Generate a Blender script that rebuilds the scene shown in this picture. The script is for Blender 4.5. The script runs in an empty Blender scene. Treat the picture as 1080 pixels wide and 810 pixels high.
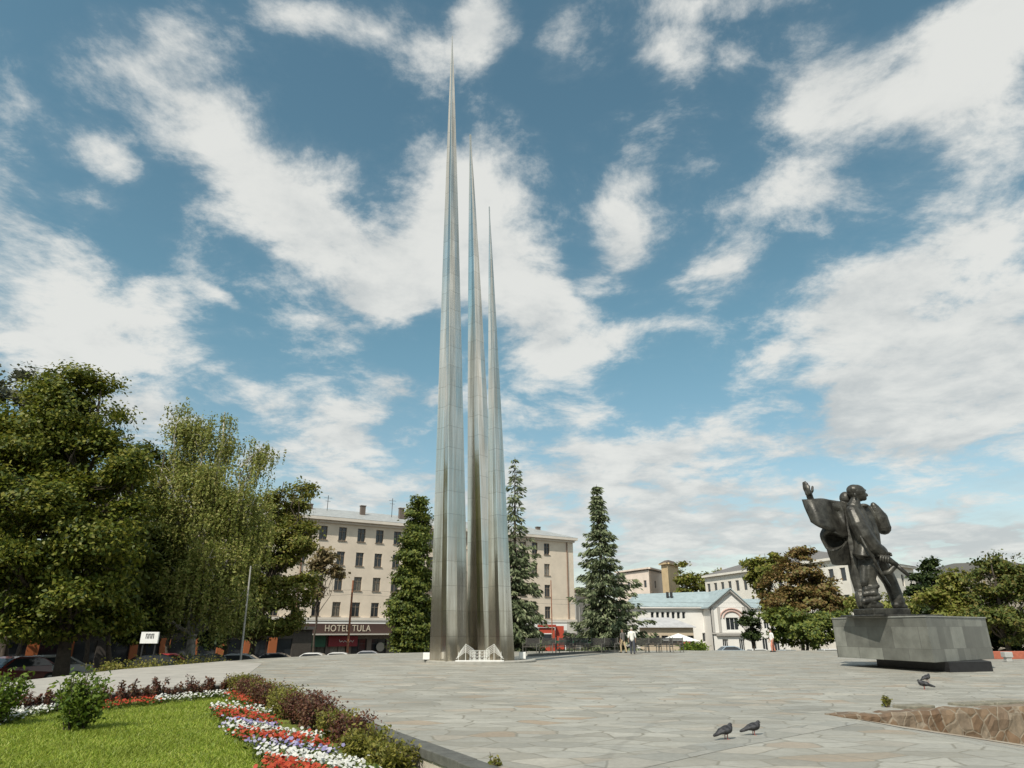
EXPO = 0.14
SUNE = 4.0
CLOUD_LO = (4.9, 5.2, 5.25, 1)
CLOUD_HI = (7.2, 7.25, 6.95, 1)
SKY_TINT = (1.16, 1.42, 1.09, 1)
SKY_LOW = (1.3, 1.22, 1.0, 1)
import bpy, bmesh, math, random
import numpy as np
from mathutils import Vector, Matrix, noise as mnoise
R = math.radians
C = bpy.context.scene.collection
SC = bpy.context.scene
rng = np.random.default_rng(7)

# ------------------------------------------------------------------ camera
PITCH = R(20.3045)
cam_d = bpy.data.cameras.new('camera'); cam = bpy.data.objects.new('camera', cam_d); C.objects.link(cam)
cam.location = (0, 0, 1.6); cam.rotation_euler = (R(90) + PITCH, 0, 0)
cam_d.sensor_width = 36; cam_d.sensor_fit = 'HORIZONTAL'; cam_d.lens = 36 * 700 / 1080
cam_d.clip_start = .1; cam_d.clip_end = 6000
SC.camera = cam
SC.view_settings.view_transform = 'Standard'; SC.view_settings.look = 'None'
SC.view_settings.gamma = 1; SC.view_settings.exposure = EXPO
SC.view_settings.use_curve_mapping = False
SC.cycles.max_bounces = 6; SC.cycles.transparent_max_bounces = 8

# ------------------------------------------------------------------ sun + sky
SUN_AZ, SUN_EL = R(209), R(47)          # compass azimuth from +Y, clockwise
sd = Vector((math.sin(SUN_AZ) * math.cos(SUN_EL), math.cos(SUN_AZ) * math.cos(SUN_EL), math.sin(SUN_EL)))
sl = bpy.data.lights.new('sun', 'SUN'); sl.energy = SUNE; sl.angle = R(.53); sl.color = (1, .93, .82)
so = bpy.data.objects.new('sun', sl); C.objects.link(so)
so.rotation_euler = (-sd).to_track_quat('-Z', 'Y').to_euler(); so.location = (-40, -20, 60)

W = bpy.data.worlds.new('World'); SC.world = W; W.use_nodes = True
wn, wl = W.node_tree.nodes, W.node_tree.links
wn.clear()
def N(t, **k):
    n = wn.new(t)
    for a, v in k.items(): setattr(n, a, v)
    return n
def M(op, a, b=None, clamp=False):
    n = N('ShaderNodeMath', operation=op, use_clamp=clamp)
    for i, v in enumerate((a, b)):
        if v is None: continue
        if isinstance(v, (int, float)): n.inputs[i].default_value = v
        else: wl.new(v, n.inputs[i])
    return n.outputs[0]
def SM(v, lo, hi, a=0., b=1.):
    n = N('ShaderNodeMapRange', interpolation_type='SMOOTHSTEP')
    wl.new(v, n.inputs[0])
    for i, q in zip((1, 2, 3, 4), (lo, hi, a, b)): n.inputs[i].default_value = q
    return n.outputs[0]
sky = N('ShaderNodeTexSky', sky_type='NISHITA', sun_disc=False, sun_elevation=SUN_EL, sun_rotation=SUN_AZ,
        altitude=150, air_density=1.0, dust_density=.3, ozone_density=2.2)
tc = N('ShaderNodeTexCoord')
sep = N('ShaderNodeSeparateXYZ'); wl.new(tc.outputs['Generated'], sep.inputs[0])
X, Y, Z = sep.outputs
az = M('MULTIPLY', M('ARCTAN2', X, Y), 57.2958)
el = M('MULTIPLY', M('ARCSINE', Z), 57.2958)
den = M('ADD', M('MAXIMUM', Z, 0.0), .16)
pl = N('ShaderNodeCombineXYZ'); wl.new(M('DIVIDE', X, den), pl.inputs[0]); wl.new(M('DIVIDE', Y, den), pl.inputs[1])
def noise(scale, detail, rough=.55, off=(0, 0, 0), dist=0.):
    m = N('ShaderNodeMapping'); wl.new(pl.outputs[0], m.inputs[0]); m.inputs[1].default_value = off
    n = N('ShaderNodeTexNoise'); wl.new(m.outputs[0], n.inputs[0])
    n.inputs['Scale'].default_value = scale; n.inputs['Detail'].default_value = detail
    n.inputs['Roughness'].default_value = rough; n.inputs['Distortion'].default_value = dist
    return n
n1 = noise(3.8, 12, .66, (3.1, 1.7, 0), .2)
wr = noise(2.4, 5, .55, (9.2, 4.4, 0))
ae = N('ShaderNodeCombineXYZ'); wl.new(az, ae.inputs[0]); wl.new(el, ae.inputs[1])
ws = N('ShaderNodeVectorMath', operation='SUBTRACT'); wl.new(wr.outputs['Color'], ws.inputs[0]); ws.inputs[1].default_value = (.5, .5, .5)
wm = N('ShaderNodeVectorMath', operation='MULTIPLY'); wl.new(ws.outputs[0], wm.inputs[0]); wm.inputs[1].default_value = (7, 7, 0)
wa = N('ShaderNodeVectorMath', operation='ADD'); wl.new(ae.outputs[0], wa.inputs[0]); wl.new(wm.outputs[0], wa.inputs[1])
CLOUDS = [(-35.7, 39.6, 5.74, 3.06, -174.0, 1.0), (-32.2, 42.7, 4.45, 2.78, -162.0, 1.0), (-30.2, 38.3, 4.79, 3.95, -159.0, 0.9), (-25.3, 34.6, 6.97, 4.52, 163.0, 1.1), (-19.4, 32.4, 7.44, 4.83, 164.0, 1.2),
  (-15.8, 28.7, 6.28, 4.01, 159.0, 1.1), (-13.1, 27.0, 3.46, 2.39, 171.0, 0.8), (-21.4, 39.7, 5.13, 2.18, 170.0, 0.35), (-18.3, 37.4, 5.33, 1.84, 174.0, 0.4), (-37.0, 33.5, 3.91, 1.88, 173.0, 0.9),
  (-34.6, 32.5, 2.37, 1.24, 169.0, 0.6), (-36.8, 30.1, 4.22, 1.13, -172.0, 0.8), (-42.9, 34.5, 2.86, 1.39, 168.0, 0.6), (-42.7, 29.7, 2.84, 2.52, 82.0, 0.9), (-37.8, 24.9, 7.57, 2.81, 172.0, 1.2),
  (-33.7, 19.6, 8.84, 4.31, 178.0, 1.4), (-38.7, 20.2, 5.1, 3.3, -165.0, 1.1), (-29.2, 22.7, 4.23, 2.32, 160.0, 0.7), (-25.7, 24.8, 2.7, 0.67, 169.0, 0.8), (-22.8, 22.3, 3.07, 1.14, 169.0, 0.45),
  (-14.3, 16.9, 7.65, 3.66, -171.0, 1.1), (-17.0, 12.8, 6.89, 2.78, -177.0, 0.9), (-22.6, 18.1, 3.4, 1.65, 156.0, 0.45), (-10.3, 19.4, 4.64, 1.61, 176.0, 0.7), (-12.2, 11.1, 7.89, 2.34, -178.0, 0.7),
  (-16.6, 24.3, 4.15, 1.42, 177.0, 0.5), (-7.1, 33.0, 7.05, 5.81, 4.0, 1.3), (-1.9, 31.2, 7.14, 4.98, 155.0, 1.2), (2.7, 26.4, 6.6, 5.67, 159.0, 1.3), (5.3, 22.7, 5.37, 4.13, 156.0, 1.1),
  (10.1, 23.0, 6.02, 1.78, -167.0, 0.7), (1.7, 18.1, 8.16, 1.39, 176.0, 0.75), (14.1, 23.7, 4.24, 1.27, 175.0, 0.5), (-9.2, 28.5, 5.42, 3.57, -176.0, 0.9), (11.6, 33.6, 3.85, 3.37, 151.0, 1.2),
  (10.4, 30.4, 3.27, 2.66, 175.0, 1.1), (20.0, 28.0, 4.1, 2.78, -173.0, 1.2), (22.8, 20.7, 1.83, 0.91, -168.0, 0.9), (16.9, 26.2, 2.47, 1.6, 139.0, 0.4), (-5.9, 47.4, 6.24, 2.47, -164.0, 1.2),
  (-3.1, 49.4, 3.95, 2.25, -179.0, 1.0), (-15.5, 48.1, 7.16, 2.01, -176.0, 0.9), (-24.0, 47.5, 4.73, 1.34, -168.0, 0.7), (17.5, 46.2, 3.7, 2.85, -174.0, 1.1), (21.6, 48.2, 8.79, 1.22, 169.0, 0.9),
  (6.4, 47.3, 3.92, 2.71, 47.0, 0.6), (23.6, 43.7, 1.65, 1.3, 167.0, 0.5), (0.0, 42.6, 2.32, 1.09, 157.0, 0.35), (32.1, 40.8, 5.39, 3.92, 172.0, 0.9), (37.5, 38.0, 7.47, 3.97, 176.0, 1.5),
  (41.3, 38.7, 5.85, 3.58, 162.0, 1.2), (45.4, 40.0, 4.28, 2.2, 151.0, 1.0), (28.9, 38.0, 4.06, 3.34, 161.0, 0.6), (30.4, 32.3, 6.36, 2.78, 169.0, 0.7), (27.3, 34.2, 4.4, 2.1, 166.0, 0.35),
  (39.8, 31.4, 5.25, 4.53, 116.0, 1.0), (35.9, 26.5, 7.03, 2.86, -158.0, 1.0), (30.3, 24.5, 7.67, 3.03, -177.0, 1.2), (34.9, 19.3, 9.18, 5.17, 168.0, 1.5), (35.0, 14.1, 8.71, 4.07, 171.0, 1.4),
  (40.1, 20.8, 5.85, 3.31, 77.0, 1.2), (28.1, 18.4, 5.14, 4.82, 74.0, 0.9), (30.0, 13.8, 6.38, 2.86, 161.0, 0.9), (43.0, 33.8, 3.5, 2.46, 57.0, 0.6), (8.4, 14.4, 11.54, 2.89, 178.0, 1.0),
  (1.6, 11.0, 9.04, 3.19, 180.0, 0.8), (15.2, 14.5, 7.51, 2.19, -176.0, 0.9), (12.1, 9.6, 11.72, 3.87, 178.0, 1.1), (22.3, 7.6, 11.79, 2.61, 177.0, 0.9), (18.6, 16.6, 4.28, 1.7, -167.0, 0.6),
  (33.4, 8.9, 8.12, 1.19, 179.0, 0.6), (35.0, 5.8, 7.56, 2.16, 177.0, 1.1), (7.9, 5.4, 17.16, 3.03, 179.0, 0.9), (26.5, 4.9, 12.74, 2.33, 178.0, 1.0), (21.0, 14.7, 3.69, 1.53, 165.0, 0.7),
  (-32.1, 14.9, 7.55, 2.08, 177.0, 0.8), (-24.6, 14.4, 6.34, 2.23, -174.0, 0.35), (-8.8, 7.7, 12.61, 3.08, -179.0, 0.7)]

acc = None
for (a_, e_, sa, sb, rt, w_) in CLOUDS:
    m = N('ShaderNodeMapping', vector_type='TEXTURE'); wl.new(wa.outputs[0], m.inputs[0])
    m.inputs[1].default_value = (a_, e_, 0); m.inputs[2].default_value = (0, 0, R(rt)); m.inputs[3].default_value = (sa * 1.3, sb * 1.3, 1)
    g = N('ShaderNodeTexGradient', gradient_type='SPHERICAL'); wl.new(m.outputs[0], g.inputs[0])
    mm = N('ShaderNodeMath', operation='MULTIPLY_ADD'); wl.new(g.outputs['Fac'], mm.inputs[0]); mm.inputs[1].default_value = w_
    if acc is not None: wl.new(acc, mm.inputs[2])
    else: mm.inputs[2].default_value = 0
    acc = mm.outputs[0]
# open sky round the rest of the horizon: a broken field of the same clouds
away = SM(M('MAXIMUM', M('SUBTRACT', M('ABSOLUTE', az), 44), M('SUBTRACT', el, 50)), 0, 12)
big = noise(.9, 3, .5, (5.5, 2.2, 0))
acc = M('ADD', acc, M('MULTIPLY', away, SM(big.outputs['Fac'], .37, .58, 0, 1.05)))
acc = M('MINIMUM', acc, 1.5)
det = M('SUBTRACT', n1.outputs['Fac'], .5)
D = M('ADD', acc, M('MULTIPLY', det, 4.3))
alpha = M('MULTIPLY', SM(D, .1, 1.25), .94)
thin = M('MULTIPLY', SM(M('ADD', M('MULTIPLY', acc, .5), M('MULTIPLY', det, 1.6)), -.05, .9), .42)
alpha = M('MAXIMUM', alpha, thin)
alpha = M('MAXIMUM', alpha, SM(M('ADD', el, M('MULTIPLY', det, 14)), 13, -1, 0, .82))      # far cloud banks low over the horizon
# sunlit tops, greyer bases
n2 = noise(3.6, 6, .6, (3.1 - .10, 1.7 - .12, 0), .25)
n3 = noise(1.5, 4, .5, (1.3, 7.9, 0))
lit = M('ADD', M('MULTIPLY', M('SUBTRACT', n1.outputs['Fac'], n2.outputs['Fac']), 1.3), M('MULTIPLY', M('SUBTRACT', n3.outputs['Fac'], .5), .9))
lit = M('ADD', lit, M('MULTIPLY', SM(el, 6, 24), .28))
lit = SM(lit, -.25, .42)
cr = N('ShaderNodeMix', data_type='RGBA'); wl.new(lit, cr.inputs[0])
cr.inputs[6].default_value = CLOUD_LO; cr.inputs[7].default_value = CLOUD_HI
tint = N('ShaderNodeMix', data_type='RGBA', blend_type='MULTIPLY'); tint.inputs[0].default_value = 1
wl.new(sky.outputs[0], tint.inputs[6])
tl = N('ShaderNodeMix', data_type='RGBA'); wl.new(SM(el, 3, 26), tl.inputs[0]); tl.inputs[6].default_value = SKY_LOW; tl.inputs[7].default_value = SKY_TINT; wl.new(tl.outputs[2], tint.inputs[7])
mx = N('ShaderNodeMix', data_type='RGBA'); wl.new(alpha, mx.inputs[0]); wl.new(tint.outputs[2], mx.inputs[6]); wl.new(cr.outputs[2], mx.inputs[7])
bg = N('ShaderNodeBackground'); wl.new(mx.outputs[2], bg.inputs[0]); bg.inputs[1].default_value = .1
wo = N('ShaderNodeOutputWorld'); wl.new(bg.outputs[0], wo.inputs[0])
W.cycles.sampling_method = 'MANUAL'; W.cycles.sample_map_resolution = 512

# ------------------------------------------------------------------ tagging and mesh helpers
def tag(o, label=None, cat=None, group=None, kind=None):
    if label: o['label'] = label
    if cat: o['category'] = cat
    if group: o['group'] = group
    if kind: o['kind'] = kind
    return o
ORG = {}
def empty(name, loc, label, cat, group=None, rz=0):
    o = bpy.data.objects.new(name, None); C.objects.link(o); o.location = loc; o.rotation_euler.z = rz
    o.empty_display_size = .3
    ORG[o] = Vector(loc) if not rz else Vector((0, 0, 0))
    return tag(o, label, cat, group)
class MB:
    """collects shapes in world (or root-local) coordinates and links them as one mesh object"""
    def __init__(s): s.v = []; s.f = []; s.m = []
    def add(s, vs, fs, mi=0):
        b = len(s.v); s.v += [tuple(v) for v in vs]; s.f += [tuple(i + b for i in f) for f in fs]; s.m += [mi] * len(fs); return s
    def box(s, c, d, rz=0, mi=0, taper=1.):
        x, y, z = (k / 2 for k in d); ca, sa = math.cos(rz), math.sin(rz); vs = []
        for sz in (-1, 1):
            t = taper if sz > 0 else 1.
            for sx, sy in ((-1, -1), (1, -1), (1, 1), (-1, 1)):
                a, b = sx * x * t, sy * y * t
                vs.append((c[0] + a * ca - b * sa, c[1] + a * sa + b * ca, c[2] + sz * z))
        return s.add(vs, [(3, 2, 1, 0), (4, 5, 6, 7), (0, 1, 5, 4), (1, 2, 6, 5), (2, 3, 7, 6), (3, 0, 4, 7)], mi)
    def prism(s, poly, z0, z1, mi=0, top=None):
        n = len(poly); tp = top or poly
        if sum(poly[i][0] * poly[(i + 1) % n][1] - poly[(i + 1) % n][0] * poly[i][1] for i in range(n)) < 0:
            poly = poly[::-1]; tp = tp[::-1]
        vs = [(p[0], p[1], z0) for p in poly] + [(p[0], p[1], z1) for p in tp]
        return s.add(vs, [tuple(range(n))[::-1], tuple(range(n, 2 * n))] + [(i, (i + 1) % n, n + (i + 1) % n, n + i) for i in range(n)], mi)
    def tube(s, pts, rs, n=8, mi=0, caps=True, flat=1.):
        pts = [Vector(p) for p in pts]
        if isinstance(rs, (int, float)): rs = [rs] * len(pts)
        vs = []; up = None
        for i, p in enumerate(pts):
            d = (pts[min(i + 1, len(pts) - 1)] - pts[max(i - 1, 0)]).normalized()
            if up is None: up = d.orthogonal().normalized()
            else:
                up = up - d * up.dot(d)
                up = up.normalized() if up.length > 1e-6 else d.orthogonal().normalized()
            w = d.cross(up)
            for k in range(n):
                a = 2 * math.pi * k / n
                vs.append(p + up * math.cos(a) * rs[i] + w * math.sin(a) * rs[i] * flat)
        fs = [(i * n + k, i * n + (k + 1) % n, (i + 1) * n + (k + 1) % n, (i + 1) * n + k) for i in range(len(pts) - 1) for k in range(n)]
        if caps: fs += [tuple(range(n))[::-1], tuple(range((len(pts) - 1) * n, len(pts) * n))]
        return s.add(vs, fs, mi)
    def lathe(s, c, prof, n=16, mi=0, sx=1., sy=1.):
        vs = [(c[0] + r * math.cos(2 * math.pi * k / n) * sx, c[1] + r * math.sin(2 * math.pi * k / n) * sy, c[2] + z) for r, z in prof for k in range(n)]
        fs = [(i * n + k, i * n + (k + 1) % n, (i + 1) * n + (k + 1) % n, (i + 1) * n + k) for i in range(len(prof) - 1) for k in range(n)]
        fs += [tuple(range(n))[::-1], tuple(range((len(prof) - 1) * n, len(prof) * n))]
        return s.add(vs, fs, mi)
    def ball(s, c, r, n=10, rot=None, mi=0):
        r = (r, r, r) if isinstance(r, (int, float)) else r; vs = []; m = n // 2 + 1
        for i in range(m + 1):
            t = math.pi * min(max(i / m, .012), .988)
            for k in range(n):
                a = 2 * math.pi * k / n
                q = Vector((r[0] * math.sin(t) * math.cos(a), r[1] * math.sin(t) * math.sin(a), -r[2] * math.cos(t)))
                vs.append(Vector(c) + (rot @ q if rot else q))
        fs = [(i * n + k, i * n + (k + 1) % n, (i + 1) * n + (k + 1) % n, (i + 1) * n + k) for i in range(m) for k in range(n)]
        fs += [tuple(range(n))[::-1], tuple(range(m * n, (m + 1) * n))]
        return s.add(vs, fs, mi)
    def quad(s, a, b, c, d, mi=0): return s.add([a, b, c, d], [(0, 1, 2, 3)], mi)
    def build(s, name, mats, parent=None, smooth=False, bevel=0., label=None):
        o0 = Vector((0, 0, 0)); r = parent
        while r is not None:
            if r in ORG: o0 = ORG[r]
            r = r.parent
        me = bpy.data.meshes.new(name)
        me.from_pydata([(v[0] - o0.x, v[1] - o0.y, v[2] - o0.z) for v in s.v], [], s.f)
        mats = mats if isinstance(mats, (list, tuple)) else [mats]
        for m in mats: me.materials.append(m)
        if len(mats) > 1: me.polygons.foreach_set('material_index', s.m)
        if smooth: me.polygons.foreach_set('use_smooth', [True] * len(me.polygons))
        me.validate(); me.update()
        o = bpy.data.objects.new(name, me); C.objects.link(o); o.parent = parent
        if bevel:
            b = o.modifiers.new('bevel', 'BEVEL'); b.width = bevel; b.segments = 2; b.limit_method = 'ANGLE'; b.angle_limit = R(40)
        if label: o['label'] = label
        return o
def quads(name, V, mat, parent=None, k=4, smooth=False):
    """V: (n,k,3) array of separate faces -> one mesh object"""
    n = len(V); me = bpy.data.meshes.new(name)
    o0 = np.zeros(3); r = parent
    while r is not None:
        if r in ORG: o0 = np.array(ORG[r])
        r = r.parent
    me.vertices.add(n * k); me.vertices.foreach_set('co', (V.reshape(-1, 3) - o0).astype(np.float32).ravel())
    me.loops.add(n * k); me.loops.foreach_set('vertex_index', np.arange(n * k, dtype=np.int32))
    me.polygons.add(n); me.polygons.foreach_set('loop_start', np.arange(0, n * k, k, dtype=np.int32))
    me.materials.append(mat); me.update(calc_edges=True); me.validate()
    o = bpy.data.objects.new(name, me); C.objects.link(o); o.parent = parent
    return o
def children(o): return [c for c in bpy.data.objects if c.parent == o]
def copy_tree(o, parent=None):
    kids = list(o.children)
    c = o.copy(); C.objects.link(c)
    if parent is not None: c.parent = parent
    for ch in kids: copy_tree(ch, c)
    return c

# ------------------------------------------------------------------ materials
def mat(name):
    m = bpy.data.materials.new(name); m.use_nodes = True
    nt = m.node_tree; b = nt.nodes['Principled BSDF']
    return m, nt.nodes, nt.links, b
def simple(name, col, rough=.6, metal=0., var=0., scale=6., bump=0., bscale=30., spec=None):
    m, n, l, b = mat(name)
    b.inputs['Base Color'].default_value = (*col, 1); b.inputs['Roughness'].default_value = rough; b.inputs['Metallic'].default_value = metal
    if spec is not None: b.inputs['Specular IOR Level'].default_value = spec
    if var or bump:
        t = n.new('ShaderNodeTexCoord')
    if var:
        x = n.new('ShaderNodeTexNoise'); x.inputs['Scale'].default_value = scale; x.inputs['Detail'].default_value = 6; x.inputs['Roughness'].default_value = .62
        l.new(t.outputs['Object'], x.inputs[0])
        r = n.new('ShaderNodeValToRGB'); l.new(x.outputs['Fac'], r.inputs[0])
        r.color_ramp.elements[0].position = .3; r.color_ramp.elements[1].position = .7
        r.color_ramp.elements[0].color = (*[c * (1 - var) for c in col], 1); r.color_ramp.elements[1].color = (*[min(1, c * (1 + var)) for c in col], 1)
        l.new(r.outputs[0], b.inputs['Base Color'])
    if bump:
        x = n.new('ShaderNodeTexNoise'); x.inputs['Scale'].default_value = bscale; x.inputs['Detail'].default_value = 4
        l.new(t.outputs['Object'], x.inputs[0])
        u = n.new('ShaderNodeBump'); u.inputs['Strength'].default_value = bump; u.inputs['Distance'].default_value = .02
        l.new(x.outputs['Fac'], u.inputs['Height']); l.new(u.outputs[0], b.inputs['Normal'])
    return m
def leafmat(name, cols, trans=.25, rough=.55, patch=None, pscale=.8):
    """cols: colour ramp stops picked per leaf (random per island)"""
    m, n, l, b = mat(name)
    g = n.new('ShaderNodeNewGeometry'); r = n.new('ShaderNodeValToRGB'); l.new(g.outputs['Random Per Island'], r.inputs[0])
    e = r.color_ramp.elements
    while len(e) < len(cols): e.new(.5)
    for i, c in enumerate(cols): e[i].position = i / (len(cols) - 1); e[i].color = (*c, 1)
    out = r.outputs[0]
    if patch:
        t_ = n.new('ShaderNodeTexCoord'); z_ = n.new('ShaderNodeTexNoise'); z_.inputs['Scale'].default_value = pscale; z_.inputs['Detail'].default_value = 5; z_.inputs['Roughness'].default_value = .65; l.new(t_.outputs['Object'], z_.inputs[0])
        q_ = n.new('ShaderNodeMapRange'); q_.interpolation_type = 'SMOOTHSTEP'; l.new(z_.outputs['Fac'], q_.inputs[0]); q_.inputs[1].default_value = .42; q_.inputs[2].default_value = .68; q_.inputs[4].default_value = patch[3]
        x_ = n.new('ShaderNodeMix'); x_.data_type = 'RGBA'; l.new(q_.outputs[0], x_.inputs[0]); l.new(out, x_.inputs[6]); x_.inputs[7].default_value = (*patch[:3], 1); out = x_.outputs[2]
    l.new(out, b.inputs['Base Color']); b.inputs['Roughness'].default_value = rough; b.inputs['Specular IOR Level'].default_value = .3
    t = n.new('ShaderNodeBsdfTranslucent'); x = n.new('ShaderNodeMixShader'); x.inputs[0].default_value = trans
    hs = n.new('ShaderNodeHueSaturation'); hs.inputs['Hue'].default_value = .49; hs.inputs['Value'].default_value = 1.3; l.new(out, hs.inputs['Color'])
    l.new(hs.outputs[0], t.inputs[0]); l.new(b.outputs[0], x.inputs[1]); l.new(t.outputs[0], x.inputs[2])
    l.new(x.outputs[0], n['Material Output'].inputs[0])
    return m
def stone_paving(name, cell, stops, joint, tile=1., bumpv=.4, dims='2D', stretch=(1, 1), jw=(.012, .05), big=0.):
    """irregular slabs: voronoi cells with a tone each, thin joints, stains"""
    m, n, l, b = mat(name)
    t = n.new('ShaderNodeTexCoord'); mp = n.new('ShaderNodeMapping'); l.new(t.outputs['Object'], mp.inputs[0]); mp.inputs[3].default_value = (stretch[0], stretch[1], 1)
    w = n.new('ShaderNodeTexNoise'); w.inputs['Scale'].default_value = 1.3; w.inputs['Detail'].default_value = 3; l.new(mp.outputs[0], w.inputs[0])
    wv = n.new('ShaderNodeVectorMath'); wv.operation = 'MULTIPLY_ADD'; l.new(w.outputs['Color'], wv.inputs[0]); wv.inputs[1].default_value = (.25, .25, 0 if dims == '2D' else .25); l.new(mp.outputs[0], wv.inputs[2])
    v = n.new('ShaderNodeTexVoronoi'); v.inputs['Scale'].default_value = cell; l.new(wv.outputs[0], v.inputs['Vector']); v.voronoi_dimensions = dims
    ve = n.new('ShaderNodeTexVoronoi'); ve.feature = 'DISTANCE_TO_EDGE'; ve.inputs['Scale'].default_value = cell; l.new(wv.outputs[0], ve.inputs['Vector']); ve.voronoi_dimensions = dims
    sx = n.new('ShaderNodeSeparateColor'); l.new(v.outputs['Color'], sx.inputs[0])
    r = n.new('ShaderNodeValToRGB'); e = r.color_ramp.elements; r.color_ramp.interpolation = 'LINEAR'
    while len(e) < len(stops): e.new(.5)
    for i, (p, c) in enumerate(stops): e[i].position = p; e[i].color = (*c, 1)
    l.new(sx.outputs[0], r.inputs[0])
    # mottling within a slab and wide stains
    s1 = n.new('ShaderNodeTexNoise'); s1.inputs['Scale'].default_value = 9; s1.inputs['Detail'].default_value = 8; s1.inputs['Roughness'].default_value = .7; l.new(t.outputs['Object'], s1.inputs[0])
    s2 = n.new('ShaderNodeTexNoise'); s2.inputs['Scale'].default_value = .35; s2.inputs['Detail'].default_value = 6; s2.inputs['Roughness'].default_value = .6; l.new(mp.outputs[0], s2.inputs[0])
    mr = n.new('ShaderNodeMapRange'); l.new(s1.outputs['Fac'], mr.inputs[0]); mr.inputs[1].default_value = .25; mr.inputs[2].default_value = .75; mr.inputs[3].default_value = .8; mr.inputs[4].default_value = 1.16
    mr2 = n.new('ShaderNodeMapRange'); l.new(s2.outputs['Fac'], mr2.inputs[0]); mr2.inputs[1].default_value = .3; mr2.inputs[2].default_value = .7; mr2.inputs[3].default_value = .8; mr2.inputs[4].default_value = 1.14
    mu = n.new('ShaderNodeMath'); mu.operation = 'MULTIPLY'; l.new(mr.outputs[0], mu.inputs[0]); l.new(mr2.outputs[0], mu.inputs[1])
    cm = n.new('ShaderNodeVectorMath'); cm.operation = 'SCALE'; l.new(r.outputs[0], cm.inputs[0]); l.new(mu.outputs[0], cm.inputs['Scale'])
    jm = n.new('ShaderNodeMapRange'); jm.interpolation_type = 'SMOOTHSTEP'; l.new(ve.outputs['Distance'], jm.inputs[0]); jm.inputs[1].default_value = jw[0]; jm.inputs[2].default_value = jw[1]
    mx = n.new('ShaderNodeMix'); mx.data_type = 'RGBA'; l.new(jm.outputs[0], mx.inputs[0]); mx.inputs[6].default_value = (*joint, 1); l.new(cm.outputs[0], mx.inputs[7])
    col = mx.outputs[2]
    if big:     # long settlement joints and the darker slabs beside them
        vb = n.new('ShaderNodeTexVoronoi'); vb.feature = 'DISTANCE_TO_EDGE'; vb.voronoi_dimensions = '2D'; vb.inputs['Scale'].default_value = big; l.new(wv.outputs[0], vb.inputs['Vector'])
        bj = n.new('ShaderNodeMapRange'); bj.interpolation_type = 'SMOOTHSTEP'; l.new(vb.outputs['Distance'], bj.inputs[0]); bj.inputs[1].default_value = .004; bj.inputs[2].default_value = .012; bj.inputs[3].default_value = .86; bj.inputs[4].default_value = 1
        sb_ = n.new('ShaderNodeVectorMath'); sb_.operation = 'SCALE'; l.new(col, sb_.inputs[0]); l.new(bj.outputs[0], sb_.inputs['Scale']); col = sb_.outputs[0]
        s3 = n.new('ShaderNodeTexNoise'); s3.inputs['Scale'].default_value = .9; s3.inputs['Detail'].default_value = 9; s3.inputs['Roughness'].default_value = .72; s3.inputs['Distortion'].default_value = .6; l.new(mp.outputs[0], s3.inputs[0])
        st_ = n.new('ShaderNodeMapRange'); st_.interpolation_type = 'SMOOTHSTEP'; l.new(s3.outputs['Fac'], st_.inputs[0]); st_.inputs[1].default_value = .46; st_.inputs[2].default_value = .66; st_.inputs[3].default_value = 0; st_.inputs[4].default_value = .55
        m3 = n.new('ShaderNodeMix'); m3.data_type = 'RGBA'; l.new(st_.outputs[0], m3.inputs[0]); l.new(col, m3.inputs[6]); m3.inputs[7].default_value = (.25, .235, .19, 1); col = m3.outputs[2]
    l.new(col, b.inputs['Base Color'])
    hb = n.new('ShaderNodeMath'); hb.operation = 'MULTIPLY_ADD'; l.new(s1.outputs['Fac'], hb.inputs[0]); hb.inputs[1].default_value = .25
    hj = n.new('ShaderNodeMath'); hj.operation = 'MULTIPLY_ADD'; l.new(jm.outputs[0], hj.inputs[0]); hj.inputs[1].default_value = .7; l.new(sx.outputs[1], hj.inputs[2])
    l.new(hj.outputs[0], hb.inputs[2])
    u = n.new('ShaderNodeBump'); u.inputs['Strength'].default_value = bumpv; u.inputs['Distance'].default_value = .012; l.new(hb.outputs[0], u.inputs['Height']); l.new(u.outputs[0], b.inputs['Normal'])
    rr = n.new('ShaderNodeMapRange'); l.new(sx.outputs[2], rr.inputs[0]); rr.inputs[3].default_value = .5; rr.inputs[4].default_value = .8; l.new(rr.outputs[0], b.inputs['Roughness'])
    return m
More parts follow.
